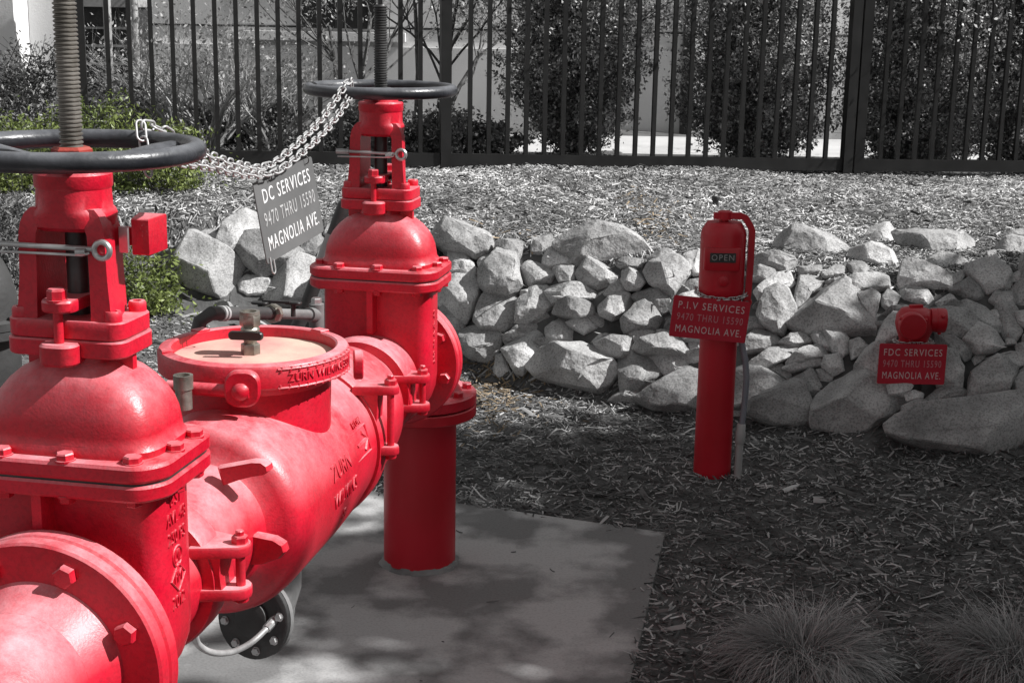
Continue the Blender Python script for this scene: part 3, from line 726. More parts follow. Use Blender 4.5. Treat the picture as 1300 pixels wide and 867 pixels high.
# ------------------------------------------------------------------ chains
def link_mesh(name, l, w, r, material, twist=0):
    b = MB(); pts = []
    s = (l - w) / 2
    for k in range(7): a = -pi / 2 + pi * k / 6; pts.append((s + w / 2 * cos(a), w / 2 * sin(a), 0))
    for k in range(7): a = pi / 2 + pi * k / 6; pts.append((-s + w / 2 * cos(a), w / 2 * sin(a), 0))
    b.tube(pts, r, 6, True)
    me = bpy.data.meshes.new(name); me.from_pydata(b.v, [], b.f)
    me.polygons.foreach_set('use_smooth', [True] * len(me.polygons)); me.materials.append(M[material])
    return me
def chain(name, path, pitch, l, w, r, material, label, cat='chain', group=None):
    path = [Vector(p) for p in path]
    root = empty(name, path[0]); tag(root, label, cat, group)
    me = link_mesh('link', l, w, r, material)
    seg = [(path[i + 1] - path[i]).length for i in range(len(path) - 1)]; tot = sum(seg)
    n = int(tot / pitch); i = 0; acc = 0
    for k in range(n + 1):
        s = k * pitch
        while i < len(seg) - 1 and acc + seg[i] < s: acc += seg[i]; i += 1
        p = path[i].lerp(path[i + 1], min(1, (s - acc) / seg[i])); t = (path[i + 1] - path[i]).normalized()
        x = t; y = Vector((0, 0, 1)).cross(x)
        y = y.normalized() if y.length > 0.05 else Vector((1, 0, 0)); z = x.cross(y)
        mt = Matrix((x, y, z)).transposed().to_4x4() @ Matrix.Rotation((1.95 if k % 2 else 0.38) + 0.25 * sin(k * 1.7), 4, 'X')
        mt.translation = p - path[0]
        link('link', me, root, mt)
    return root
def sag(a, lowp, b, n=60):
    """parabola through a, the low point and b"""
    a, lowp, b = Vector(a), Vector(lowp), Vector(b)
    d = b - a; L2 = d.x ** 2 + d.y ** 2
    t0 = ((lowp - a).x * d.x + (lowp - a).y * d.y) / L2
    zl = a.z + d.z * t0; k = (lowp.z - zl) / (t0 * (t0 - 1))
    return [Vector((a.x + d.x * t, a.y + d.y * t, a.z + d.z * t + k * t * (t - 1))) for t in np.linspace(0, 1, n)]
wl_c = Vector((-0.6731, 2.2196, 1.469)); wr_c = Vector((-0.3539, 3.8563, 1.469))
A = at_y(182, 170, 2.38)
A.z = max(A.z, 1.487)
up_pts = [A + Vector((0.012, -0.03, -0.055)), A + Vector((0.005, -0.02, -0.02)), A + Vector((0, -0.005, 0.006)), at_y(206, 165, 2.43), at_y(232, 182, 2.50), at_y(262, 196, 2.62), at_y(296, 208, 2.80), at_y(328, 213, 2.97),
          at_y(350, 205, 3.07), at_y(378, 182, 3.23), at_y(405, 155, 3.42), at_y(427, 125, 3.60), at_y(440, 106, 3.70), at_y(446, 105, 3.73), at_y(447, 118, 3.745)]
lo_pts = [A + Vector((0.03, -0.02, -0.035)), at_y(236, 207, 2.45), at_y(268, 211, 2.60), at_y(300, 219, 2.78), at_y(330, 222, 2.95),
          at_y(354, 216, 3.05), at_y(382, 195, 3.20), at_y(410, 169, 3.39), at_y(432, 142, 3.56), at_y(444, 122, 3.67), at_y(449, 112, 3.71)]
CG = 'chain strands between the handwheels'
chain('steel_chain', smooth_path(up_pts), 0.0290, 0.0375, 0.0155, 0.0021, 'chain', 'upper bright steel chain strand slung between the two handwheels', group=CG)
chain('steel_chain', smooth_path(lo_pts), 0.0290, 0.0375, 0.0155, 0.0021, 'chain', 'lower bright steel chain strand slung between the two handwheels', group=CG)

# ------------------------------------------------------------------ signs
def sign(name, tl, tr, bl_, thick, material, lines, label, hole=True, letter=('white', 'worn', 'white'), sizes=(0.2, 0.2, 0.2), width=0.8):
    """a flat plate through three corners; lettering as thin raised meshes"""
    tl, tr, bl_ = Vector(tl), Vector(tr), Vector(bl_)
    x = (tr - tl); w = x.length; x.normalize(); y = (tl - bl_); y = y - x * y.dot(x); h = y.length; y.normalize(); n = x.cross(y)
    mt = Matrix((x, y, n)).transposed().to_4x4(); mt.translation = (tl + tr) / 2 - y * h / 2
    root = empty(name); root.matrix_world = mt; tag(root, label, 'sign')
    pl = MB().prism(rrect(w / 2, h / 2, 0.006, 3), -thick, 0, None, 0.0008).build('plate', material, root, 25)
    for k, t in enumerate(lines):
        cy = h * (0.5 - (0.22, 0.5, 0.79)[k])
        me = text_mesh(t, h * sizes[k] * 1.22, 0.0004)
        xs = [v.co.x for v in me.vertices]; sc = w * (0.86 if len(t) > 11 else 0.80) / (max(xs) - min(xs))
        for v in me.vertices: v.co = Vector((v.co.x * sc, v.co.y + cy, v.co.z + 0.0006))
        mesh_obj('lettering', me, letter[k], root, 0, fixn=False)
    return root, mt, w, h
s1tl, s1tr, s1bl = at_y(321, 232, 2.95), at_y(395.5, 198.5, 3.25), at_y(338, 337, 2.95)
s1, mt1, w1, h1 = sign('hanging_sign', s1tl, s1tr, s1bl, 0.003, 'signgrey', ('DC SERVICES', '9470 THRU 15590', 'MAGNOLIA AVE.'),
     'grey hanging sign reading DC SERVICES on the chain between the handwheels', letter=('white', 'worngrey', 'white'))
for fxp in (0.36, -0.28):                         # wire ties and the loose hook under the corner
    t = MB(); c = Vector((fxp * w1, h1 / 2, 0)); t.torus(c + Vector((0, 0.0, 0)), (1, 0.2, 0), 0.011, 0.0012, 20, 6); t.build('wire_tie', 'iron', s1)
hk = MB(); pts = [(-w1 / 2 + 0.012, -h1 / 2 + 0.012, 0.002), (-w1 / 2 + 0.012, -h1 / 2 - 0.014, 0.002)] + [(-w1 / 2 + 0.020 - 0.008 * cos(a), -h1 / 2 - 0.016 - 0.008 * sin(a), 0.002) for a in np.linspace(0.2, pi - 0.2, 8)] + [(-w1 / 2 + 0.028, -h1 / 2 - 0.014, 0.002), (-w1 / 2 + 0.028, -h1 / 2 + 0.004, 0.002)]
hk.tube(pts, 0.0016, 6); hk.build('hook', 'chain', s1)

# ------------------------------------------------------------------ post indicator valve
px0, py0 = 0.757, 5.215
piv = empty('indicator_post', (px0, py0, 0)); tag(piv, 'red post indicator valve with OPEN window and padlocked wrench handle', 'indicator post')
P = MB(); P.lathe([(0.069, -0.05), (0.069, 0.0), (0.068, 0.62), (0.0675, 0.655)], (0, 0, 0), (0, 0, 1), 40); P.build('barrel', 'red2', piv, 40)
P = MB()
P.lathe([(0.066, 0.645), (0.074, 0.648), (0.076, 0.656), (0.076, 0.672), (0.081, 0.68), (0.082, 0.70), (0.082, 0.895), (0.079, 0.908), (0.066, 0.932), (0.060, 0.938), (0.03, 0.940)], (0, 0, 0), (0, 0, 1), 48)
P.prism(rrect(0.066, 0.014, 0.010), 0.775, 0.855, Matrix.Translation((-0.012, -0.078, 0)), 0.003)
P.lathe([(0.019, 0), (0.019, 0.006), (0.014, 0.008)], (-0.005, -0.080, 0.735), (0, -1, 0), 20)
P.cyl((0, 0, 0.935), (0, 0, 0.952), 0.018, 8)
P.build('head', 'red2', piv, 35)
WN = MB(); WN.box((-0.012, -0.0925, 0.822), (0.046, 0.003, 0.017), None, 0.001); WN.build('window', 'iron', piv)
text_obj('lettering', 'OPEN', 0.030, 0.0006, 'letterdim', piv, lambda x, y, z: Vector((-0.012 + x * 0.95, -0.0962 - z, 0.822 + y)))
Hn = MB()
prev = []
for x_, z_ in ((-0.042, 0.962), (0.0, 0.963), (0.055, 0.963), (0.072, 0.956), (0.092, 0.925), (0.098, 0.91), (0.098, 0.80), (0.096, 0.70), (0.094, 0.655)):
    prev.append((x_, -0.02, z_))
for i in range(1):
    rr = []
    for k, p in enumerate(prev):
        a = Vector(prev[max(0, k - 1)]); b = Vector(prev[min(len(prev) - 1, k + 1)]); t = (b - a).normalized(); nrm = Vector((-t.z, 0, t.x)).normalized()
        hw = 0.0115; c = Vector(p)
        rr.append([c + nrm * hw + Vector((0, -0.009, 0)), c - nrm * hw + Vector((0, -0.009, 0)), c - nrm * hw + Vector((0, 0.009, 0)), c + nrm * hw + Vector((0, 0.009, 0))])
    Hn.rings(rr)
Hn.lathe([(0.026, 0.950), (0.026, 0.976), (0.022, 0.979)], (0, -0.01, 0), (0, 0, 1), 24)
Hn.torus((0.094, -0.02, 0.648), (0, 1, 0), 0.012, 0.006, 20, 8)
Hn.build('wrench_handle', 'red2', piv, 30)
# padlock chain round the head
cp = [(px0 + 0.092 * cos(a), py0 + 0.092 * sin(a), 0.690 - 0.012 * sin(-a * 1.0) - (0.006 if a > pi else 0)) for a in np.linspace(pi * 0.95, pi * 2.08, 30)]
chain('lock_chain', cp, 0.017, 0.025, 0.014, 0.0024, 'steel', 'small dull chain looped round the red indicator post above its sign')
def pix_sign(name, tlp, trp, blp, Ys, material, lines, label):
    return sign(name, at_y(*tlp, Ys[0]), at_y(*trp, Ys[1]), at_y(*blp, Ys[0]), 0.003, material, lines, label, letter=('dull', 'worn', 'dull'))
s2, *_ = pix_sign('post_sign', (856, 374.5), (953.5, 384), (852.5, 427), (5.112, 5.125), 'redsign', ('P.I.V SERVICES', '9470 THRU 15590', 'MAGNOLIA AVE.'), 'red sign reading P.I.V SERVICES tied to the indicator post')

# conduit beside the post
cz = empty('conduit_stub', (0.845, 5.16, float(height(0.845, 5.16)))); tag(cz, 'grey plastic conduit stub with blue-grey hose beside the indicator post', 'conduit')
zb = cz.location.z
c_ = MB(); c_.tube([(0, 0, -0.03), (0.002, 0, 0.17)], 0.0145, 16); c_.build('pipe', 'pvc', cz)
c_ = MB(); c_.lathe([(0.0175, 0), (0.019, 0.003), (0.019, 0.042), (0.0165, 0.046), (0.0165, 0.07), (0.013, 0.075)], (0.002, 0, 0.135), (0.03, 0, 1), 20); c_.build('coupling', 'pvc', cz)
hosep = [Vector((0.006, 0, 0.20)), Vector((0.012, 0, 0.30)), Vector((0.014, 0.0, 0.38)), Vector((0.006, 0.005, 0.45)), Vector((-0.008, 0.015, 0.51)), Vector((-0.018, 0.02, 0.56))]
c_ = MB(); pts = []; rad = []
for i in range(len(hosep) - 1):
    for k in range(16): pts.append(hosep[i].lerp(hosep[i + 1], k / 16)); rad.append(0.0105 if k % 2 else 0.0122)
c_.tube(pts, rad, 12); c_.build('flexible_hose', 'bluehose', cz, 60)

# ------------------------------------------------------------------ fire department connection
fX, fY = 1.628, 5.77; fz = float(height(fX, fY))
fdc = empty('fire_hose_connection', (fX, fY, fz)); tag(fdc, 'red two-way fire hose connection with capped outlets among the rocks', 'hose connection')
z0 = -fz
C = MB()
C.lathe([(0.050, 0.28 + z0), (0.052, 0.36 + z0), (0.066, 0.365 + z0), (0.066, 0.378 + z0), (0.056, 0.385 + z0), (0.060, 0.40 + z0), (0.072, 0.43 + z0), (0.078, 0.455 + z0), (0.075, 0.49 + z0), (0.058, 0.515 + z0), (0.03, 0.523 + z0)], (0, 0, 0), (0, 0, 1), 36)
C.build('body', 'red2', fdc, 40)
MB().cyl((0, 0, -0.06), (0, 0, 0.285 + z0), 0.046, 24).build('pipe', 'iron', fdc, 40)
for nm, o, d, r, ln in (('inlet_cap', (-0.028, -0.03, 0.468 + z0), (-0.10, -1, -0.03), 0.054, 0.085), ('inlet_cap', (0.02, -0.01, 0.476 + z0), (1, -0.10, -0.02), 0.049, 0.098)):
    c_ = MB(); c_.lathe([(r * 0.74, 0), (r * 0.74, ln * 0.35), (r * 0.96, ln * 0.38), (r * 0.96, ln * 0.6), (r, ln * 0.62), (r, ln * 0.95), (r * 0.94, ln), (r * 0.3, ln * 1.02)], o, d, 36)
    for k in range(3):
        a = 2 * pi * k / 3 + 0.5; x_, y_, z_ = frame(d); cc = Vector(o) + z_ * ln * 0.8 + (x_ * cos(a) + y_ * sin(a)) * r
        c_.lathe([(0.008, -0.008), (0.008, 0.006), (0.005, 0.009)], cc, x_ * cos(a) + y_ * sin(a), 10)
    c_.build(nm, 'red2', fdc, 38)
c_ = MB(); c_.prism(rrect(0.030, 0.010, 0.008), 0.518 + z0, 0.534 + z0, Matrix.Rotation(0.2, 4, 'Z'), 0.003); c_.build('lug', 'red2', fdc, 35)
s3, *_ = pix_sign('connection_sign', (1117, 436), (1203, 437.5), (1117, 487), (5.675, 5.675), 'redsign', ('FDC SERVICES', '9470 THRU 15590', 'MAGNOLIA AVE.'), 'red sign reading FDC SERVICES hung below the fire hose connection')
cp = [(fX + 0.075 * cos(a), fY + 0.078 * sin(a), 0.392 - 0.010 * abs(cos(a))) for a in np.linspace(pi * 0.9, pi * 2.1, 24)]
chain('lock_chain', cp, 0.017, 0.025, 0.014, 0.0022, 'steel', 'small dull chain looped round the fire hose connection above its sign')

# ------------------------------------------------------------------ rock wall (outlines read from the photo, each rock on the bank it rests on)
CROP = {1: (540, 270, .2653), 2: (700, 270, .2999), 3: (920, 270, .3231), 4: (1060, 270, .2076), 5: (1060, 430, .1846), 6: (200, 240, .2076), 0: (0, 0, 1)}
ROCKS = '''
1 35,100 95,55 190,70 270,100 325,150 300,195 230,215 130,180 50,150
1 110,190 150,185 215,215 245,270 245,310 190,300 110,295
1 60,380 140,300 240,315 265,360 255,440 190,525 150,480 60,440
1 335,140 400,133 465,140 462,215 450,240 390,215 335,200
1 250,240 280,205 310,205 300,240 260,285
1 262,300 320,210 440,215 455,290 460,350 400,395 300,385 262,350
1 505,165 540,130 600,120 608,170 560,210 510,195
1 455,300 500,250 610,275 635,305 600,345 500,355 460,340
1 550,240 560,190 610,175 690,205 725,260 640,260 605,270
1 610,265 715,265 715,345 640,335 630,310
1 270,430 300,405 430,400 440,440 425,540 380,570 270,560 235,510
1 440,430 490,385 590,375 632,410 625,455 560,500 470,530 435,520
1 460,370 560,365 570,378 490,390 455,405
2 -30,330 0,305 60,325 215,325 240,345 195,388 110,388 10,385
1 60,450 130,455 190,540 160,575 100,540
1 165,600 200,565 340,575 372,590 365,650 330,720 220,695 170,650
1 375,600 430,550 520,510 590,510 580,575 480,580 400,610
1 365,655 480,575 570,580 580,620 510,690 470,775 430,760 400,700
1 335,690 375,670 405,720 425,810 370,815 335,790 328,740
1 575,560 640,515 690,525 735,575 700,625 620,620 580,595
1 605,480 640,430 720,418 800,440 810,490 750,515 680,505
1 670,525 760,505 830,530 830,560 760,585 730,560
2 -96,650 -30,585 130,550 220,590 260,630 290,680 250,730 200,765 60,735 -50,700
2 15,140 50,110 160,62 250,95 340,100 380,140 425,180 300,200 200,215 110,205 40,165
2 105,260 150,215 200,210 260,235 300,265 250,310 200,322 120,305
2 268,210 300,195 405,195 380,240 330,240 290,235
2 410,195 450,165 520,160 540,185 535,205 440,205
2 392,240 430,205 500,192 540,210 590,265 555,300 505,360 420,295
2 545,205 590,170 650,165 650,265 600,265 570,240
2 300,245 350,240 405,290 370,330 320,330 298,290
2 245,320 280,292 310,305 318,345 270,350
2 550,310 590,280 650,275 650,350 590,345
2 330,355 450,320 500,365 505,410 470,430 380,395
2 198,400 260,345 310,350 365,385 330,425 260,455 205,430
2 295,450 345,400 400,385 470,385 470,460 440,505 380,500 320,505
2 130,435 160,420 260,480 235,518 180,480
2 325,515 365,475 420,475 445,510 410,540 360,555
2 175,545 220,520 300,512 345,540 345,590 300,615 250,610 200,580
2 345,570 420,530 500,530 590,590 570,610 480,605 400,600
2 405,605 440,595 570,615 575,660 540,690 480,690
2 285,630 310,592 400,600 470,690 400,745 340,785 295,770
2 350,785 480,715 560,665 615,690 680,750 660,850 440,830 390,800
2 570,560 620,545 680,640 600,640 580,610
2 445,500 500,495 560,555 500,535 450,525
2 505,400 600,360 720,380 720,540 560,540
3 185,140 210,95 265,80 420,105 480,160 470,190 400,200 290,195 265,165
3 85,190 180,165 270,175 288,210 275,245 180,235 100,225
3 85,235 140,215 205,230 195,260 160,275 90,270
3 290,215 375,212 378,235 360,252 292,250
3 380,240 430,210 470,210 480,240 440,255 390,255
3 120,310 190,250 270,245 280,290 260,310 200,300 140,350
3 130,400 160,320 215,290 250,310 280,380 230,480 190,470 140,440
3 275,330 290,255 380,265 385,285 290,375
3 395,270 455,258 470,275 440,290
3 248,440 380,280 430,285 500,330 585,450 585,500 450,480 330,475
3 80,420 130,415 155,460 90,462
3 70,500 120,465 190,475 215,520 150,545 70,545
3 215,505 250,480 300,478 345,515 270,525
3 340,485 365,470 420,515 420,545 380,530
3 388,470 430,448 470,490 492,545 460,570 420,530
3 485,510 520,495 568,515 540,560 500,575
3 80,600 160,545 250,525 320,530 240,585 150,620 90,615
3 240,580 300,535 360,525 410,550 390,580 300,590
3 220,600 300,590 395,585 395,600 260,620 230,612
3 160,610 220,600 270,660 250,670
3 390,560 450,560 470,620 430,640 380,600
3 0,640 80,610 180,640 250,675 275,715 235,755 150,750 20,770
3 90,750 150,755 240,755 280,710 255,675 300,690 345,780 340,835 200,830 100,790
3 270,650 345,615 385,690 340,735 300,690
3 355,620 410,610 440,640 400,680 375,660
0 1032,515 1040,496 1058,480 1093,473 1115,487 1140,507 1144,520 1128,537 1095,550 1060,545 1032,538
4 0,440 100,400 250,378 340,430 360,470 270,490 120,500
4 110,500 240,485 275,515 235,670 170,590
4 155,185 230,85 320,80 360,160 390,225 345,255 260,220
4 350,105 680,120 850,180 840,290 790,300 640,255 540,320 420,240
4 45,245 100,212 270,220 330,260 400,370 370,405 250,350 120,300
4 70,320 110,297 245,375 200,395 110,400
4 550,320 640,255 800,300 800,340 680,380 600,350
4 380,470 415,310 470,300 700,400 705,465 560,450 450,430
4 690,390 770,355 795,390 770,430 715,450
4 700,460 800,415 850,425 935,530 910,580 800,530
4 400,500 460,450 560,475 610,545 590,575 460,560 390,530
4 280,520 320,472 395,520 370,570 330,600 290,570
4 615,550 700,495 760,540 700,575 640,585
4 540,600 700,585 800,610 870,665 800,760 760,775 640,740 540,690
4 690,570 800,540 920,590 1020,690 1015,770 960,740 870,660 790,605
4 795,330 880,300 970,300 1040,360 1070,480 920,510 850,430 800,380
4 925,240 985,235 970,300 920,290
4 975,290 1000,190 1060,150 1156,155 1250,180 1250,310 1090,320
4 990,165 1030,130 1156,95 1200,150 1060,150
4 1050,395 1156,345 1220,380 1200,430 1060,430
4 940,540 990,485 1080,490 1110,540 1080,580 990,575
4 940,600 980,600 1020,640 1000,665
4 980,580 1060,560 1110,650 1130,760 1080,810 1030,770 1020,660
4 1075,480 1110,430 1200,430 1230,500 1156,590 1100,560
4 1095,600 1156,590 1220,640 1200,720 1120,670
4 770,800 880,675 1045,800 980,850 880,867 830,840
4 250,790 280,690 340,620 420,640 350,800 270,810
5 690,-30 800,0 935,70 930,130 880,165 780,100
5 140,170 200,80 310,30 380,150 310,300 250,260
5 700,90 830,100 880,220 880,340 700,320
5 630,420 700,350 780,320 870,340 945,440 800,440 650,450
5 925,270 1040,150 1170,180 1250,230 1170,340 1165,430 1000,440 910,440 915,350
5 1060,140 1200,95 1300,105 1350,180 1250,210 1140,160
5 1210,320 1280,210 1400,220 1400,390 1290,400 1230,370
5 930,150 1055,70 1050,110 970,210
5@0.14 360,320 540,320 470,400 380,380
5@0.14 480,380 540,360 605,385 600,410 490,430
5@0.10 455,470 560,410 640,435 560,480 460,510
5 380,370 420,365 460,430 440,450
5 375,590 500,500 640,455 850,445 1200,400 1500,420 1560,600 1520,760 1300,815 1000,835 800,790 550,715 400,650
5 1170,0 1240,0 1250,40 1180,45
5 1240,50 1300,30 1360,60 1340,110 1250,95
6 40,510 110,400 235,275 340,370 530,460 480,620 370,655 200,600
6 255,280 290,260 350,250 365,290 340,350 290,310
6 355,330 390,240 540,140 600,170 640,280 500,290 440,420
6 465,380 500,290 640,285 700,400 860,370 890,400 740,500 640,535 540,460
6 475,620 550,540 640,570 720,560 710,640 560,660
6 700,680 720,530 860,420 960,395 960,560 900,700 730,710
6 860,370 1000,280 1020,330 960,400 890,400
6 1020,280 1040,220 1100,200 1156,230 1100,300
6 900,700 960,580 1060,600 1050,700
0 430,400 470,360 520,380 545,420 520,470 450,460
0 440,330 490,290 545,300 555,350 500,370 450,365
0 1298,330 1340,300 1380,330 1380,420 1330,430 1300,400
0 1300,430 1350,430 1380,480 1340,510 1300,490
'''
wall = empty('rock_wall', (0.6, 6.3, 0.1)); tag(wall, 'dry stacked wall of broken grey granite rocks along the bank', 'rock wall')
rng = random.Random(11)
rock_xy = []
def rock_from_outline(P, n, t, seed):
    """closed angular stone from an outline: a block split by a few flat fracture planes"""
    r = random.Random(seed)
    c = sum(P, Vector()) / len(P); N = len(P)
    pts = [p - c for p in P]
    for p in P: pts.append((p - c) * r.uniform(0.86, 0.98) + n * t * r.uniform(0.65, 0.95))
    for p in P: pts.append((p - c) * r.uniform(0.6, 0.8) - n * t * r.uniform(0.8, 1.2))
    ext = max((p - c).length for p in P); e1 = (P[0] - c).normalized(); e1 = (e1 - n * e1.dot(n)).normalized(); e2 = n.cross(e1)
    bm = bmesh.new()
    for p in pts: bm.verts.new(p)
    def hull():
        h = bmesh.ops.convex_hull(bm, input=bm.verts)
        bmesh.ops.delete(bm, geom=list({g for g in h['geom_interior'] + h['geom_unused'] if isinstance(g, bmesh.types.BMVert)}), context='VERTS')
    hull()
    a0 = r.uniform(0, 2 * pi); K = r.choice((3, 4, 4, 5))
    for i in range(K):
        a = a0 + 2 * pi * (i + r.uniform(-0.3, 0.3)) / K; d = e1 * cos(a) + e2 * sin(a); ph = radians(r.uniform(18, 62))
        pn = (n * cos(ph) + d * sin(ph)).normalized()
        far = max(v.co.dot(pn) for v in bm.verts); near_ = pn.dot(n * t * 0.25)
        off = near_ + (far - near_) * r.uniform(0.52, 0.86)
        bmesh.ops.bisect_plane(bm, geom=bm.verts[:] + bm.edges[:] + bm.faces[:], plane_co=pn * off, plane_no=pn, clear_outer=True)
        co = [v.co.copy() for v in bm.verts]; bm.clear()
        for p in co: bm.verts.new(p)
        bmesh.ops.remove_doubles(bm, verts=bm.verts, dist=0.002)
        hull()
    bmesh.ops.dissolve_limit(bm, angle_limit=radians(6), verts=bm.verts, edges=bm.edges)
    bmesh.ops.bevel(bm, geom=list(bm.edges), offset=min(0.005, t * 0.07), segments=1, profile=0.6, affect='EDGES')
    bmesh.ops.triangulate(bm, faces=bm.faces)
    big = [e for e in bm.edges if e.calc_length() > 0.05]
    bmesh.ops.subdivide_edges(bm, edges=big, cuts=2, use_grid_fill=True)
    big = [e for e in bm.edges if e.calc_length() > 0.03]
    bmesh.ops.subdivide_edges(bm, edges=big, cuts=1, use_grid_fill=True)
    bmesh.ops.triangulate(bm, faces=bm.faces)
    bm.normal_update()
    for v in bm.verts:
        q_ = (v.co + c)
        a = noise.noise(q_ * 9) * 0.004 + noise.noise(q_ * 26) * 0.0045 + noise.noise(q_ * 62) * 0.003
        v.co += v.normal * a * min(1, t / 0.05)
    bmesh.ops.recalc_face_normals(bm, faces=bm.faces)
    me = bpy.data.meshes.new('rock'); bm.to_mesh(me); bm.free()
    return me, c
nrm0 = Vector((0, -cos(radians(42)), sin(radians(42))))
for li, line in enumerate(ROCKS.strip().split('\n')):
    a = line.split(); fwd = float(a[0].split('@')[1]) if '@' in a[0] else 0.02; ox, oy, s = CROP[int(a[0].split('@')[0])]
    px_ = [(ox + float(w.split(',')[0]) * s, oy + float(w.split(',')[1]) * s) for w in a[1:]]
    mx = sum(p[0] for p in px_) / len(px_); my = sum(p[1] for p in px_) / len(px_)
    P0 = hit(mx, my)
    n = (nrm0 + Vector((rng.uniform(-.25, .25), 0, rng.uniform(-.2, .2)))).normalized()
    P0 = P0 + (CAMP - P0).normalized() * (fwd + rng.uniform(-0.025, 0.045))
    poly = []
    for x_, y_ in px_:
        d = ray(mx + (x_ - mx) * 1.10, my + (y_ - my) * 1.10); tt = (P0 - CAMP).dot(n) / d.dot(n); poly.append(CAMP + d * tt)
    # limit stretch along the slope
    area = 0
    for i in range(len(poly)): area += (poly[i] - P0).cross(poly[(i + 1) % len(poly)] - P0).length / 2
    t = min(0.17, 0.46 * math.sqrt(area))
    me, c = rock_from_outline(poly, n, t, 100 + li)
    mesh_obj('rock', me, 'rock', wall, 16, Matrix.Translation(c - wall.location), fixn=False)
    rock_xy.append((c.x, c.y, math.sqrt(area) * 0.6))
# small stones filling the gaps behind, where the bank shows between the big ones
for k in range(70):
    x_ = rng.uniform(-1.7, 2.6); ybw = float(np.interp(x_, WB[:, 0], WB[:, 1])); wwd = float(np.interp(x_, WW[:, 0], WW[:, 1]))
    y_ = ybw + wwd * rng.uniform(0.12, 0.8); z_ = float(height(x_, y_))
    s = rng.uniform(0.06, 0.10); c = Vector((x_, y_, z_ - 0.015))
    poly = [c + Vector((s * cos(2 * pi * i / 6) * rng.uniform(.7, 1.2), -0.3 * s * sin(2 * pi * i / 6), s * 0.8 * sin(2 * pi * i / 6) * rng.uniform(.7, 1.1))) for i in range(6)]
    me, c = rock_from_outline(poly, nrm0, s * 0.6, 900 + k)
    mesh_obj('rock', me, 'rock', wall, 16, Matrix.Translation(c - wall.location), fixn=False)

for k in range(34):                               # the wall goes on past the right edge
    x_ = 2.42 + 1.5 * ((k * 0.618) % 1); v_ = 0.04 + 0.9 * ((k * 0.381 + 0.1) % 1)
    y_ = float(np.interp(x_, WB[:, 0], WB[:, 1])) + 1.05 * v_; z_ = float(height(x_, y_))
    s = rng.uniform(0.10, 0.19); c = Vector((x_, y_, z_ + 0.01)); e2_ = Vector((0, sin(radians(42)), cos(radians(42))))
    poly = [c + Vector((1, 0, 0)) * s * cos(2 * pi * i / 7) * rng.uniform(.7, 1.15) + e2_ * s * 0.75 * sin(2 * pi * i / 7) * rng.uniform(.7, 1.1) for i in range(7)]
    me, c = rock_from_outline(poly, nrm0, s * 0.65, 2000 + k)
    mesh_obj('rock', me, 'rock', wall, 16, Matrix.Translation(c - wall.location), fixn=False)

# ------------------------------------------------------------------ wood-chip mulch
nr = np.random.default_rng(5)
def chips(name, label_mat, X, Y, lmin, lmax, wmin, wmax, lift=0.0):
    n = len(X)
    l = nr.uniform(lmin, lmax, n) * nr.choice([0.6, 1.0, 1.0, 1.7], n); w = nr.uniform(wmin, wmax, n); t = nr.uniform(0.0015, 0.004, n)
    yaw = nr.uniform(0, 2 * np.pi, n); pit = nr.normal(0, 0.26, n); rol = nr.normal(0, 0.5, n)
    cy, sy, cp_, sp_, cr, sr = np.cos(yaw), np.sin(yaw), np.cos(pit), np.sin(pit), np.cos(rol), np.sin(rol)
    e = 0.03
    hx = (height(X + e, Y) - height(X - e, Y)) / (2 * e); hy = (height(X, Y + e) - height(X, Y - e)) / (2 * e)
    ax = np.stack([cy * cp_, sy * cp_, sp_], 1)
    side = np.stack([-sy * cr, cy * cr, sr], 1)
    nn = np.cross(ax, side)
    for v_ in (ax, side, nn): v_[:, 2] += v_[:, 0] * hx + v_[:, 1] * hy
    Z = height(X, Y) + nr.uniform(0.0, 0.016, n) + lift
    c = np.stack([X, Y, Z], 1)
    tap = nr.uniform(0.25, 1.0, n)[:, None]; bend = (nr.normal(0, 0.045, n) * l)[:, None]
    L_ = l[:, None] / 2; W_ = w[:, None] / 2; T_ = t[:, None] / 2
    V = []
    for sxl, ww_ in ((-1, 1.0), (0, 1.0), (1, None)):
        wf = W_ * (tap if ww_ is None else ww_)
        off = nn * (bend if sxl == 0 else 0 * bend)
        for sy_, sz_ in ((-1, 0), (0.15, 1), (1, 0)):
            V.append(c + ax * L_ * sxl + side * wf * sy_ + nn * T_ * 2 * sz_ + off)
    V = np.stack(V, 1)                        # n, 9, 3
    fidx = np.array([[0, 1, 4, 3], [1, 2, 5, 4], [3, 4, 7, 6], [4, 5, 8, 7]])
    Fc = (np.arange(n)[:, None, None] * 9 + fidx[None]).reshape(-1, 4)
    me = np_mesh(name, V.reshape(-1, 3), Fc)
    o = mesh_obj(name, me, label_mat, None, 0, fixn=False)
    o['kind'] = 'stuff'
    return o
def keep(X, Y, pad_m=-0.015):
    ok = ~in_pad(X, Y, pad_m)
    yb = np.interp(X, WB[:, 0], WB[:, 1]); ww = np.interp(X, WW[:, 0], WW[:, 1])
    onwall = (Y > yb + 0.22) & (Y < yb + ww * np.where(X < -0.75, 0.45, 0.78)) & (X > -1.75)
    return ok & ~onwall & ((X > -Y * 0.40 - 0.25) & (X < Y * 0.52 + 0.3))
def scatter(n, x0, x1, y0, y1):
    X = nr.uniform(x0, x1, n); Y = nr.uniform(y0, y1, n); k = keep(X, Y); return X[k], Y[k]
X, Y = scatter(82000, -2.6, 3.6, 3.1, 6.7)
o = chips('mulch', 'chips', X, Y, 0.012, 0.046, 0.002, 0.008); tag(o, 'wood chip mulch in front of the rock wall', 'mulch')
X, Y = scatter(115000, -3.8, 4.0, 6.2, 9.6); kk = Y > np.interp(X, WB[:, 0], WB[:, 1]) + 0.25; X = X[kk]; Y = Y[kk]
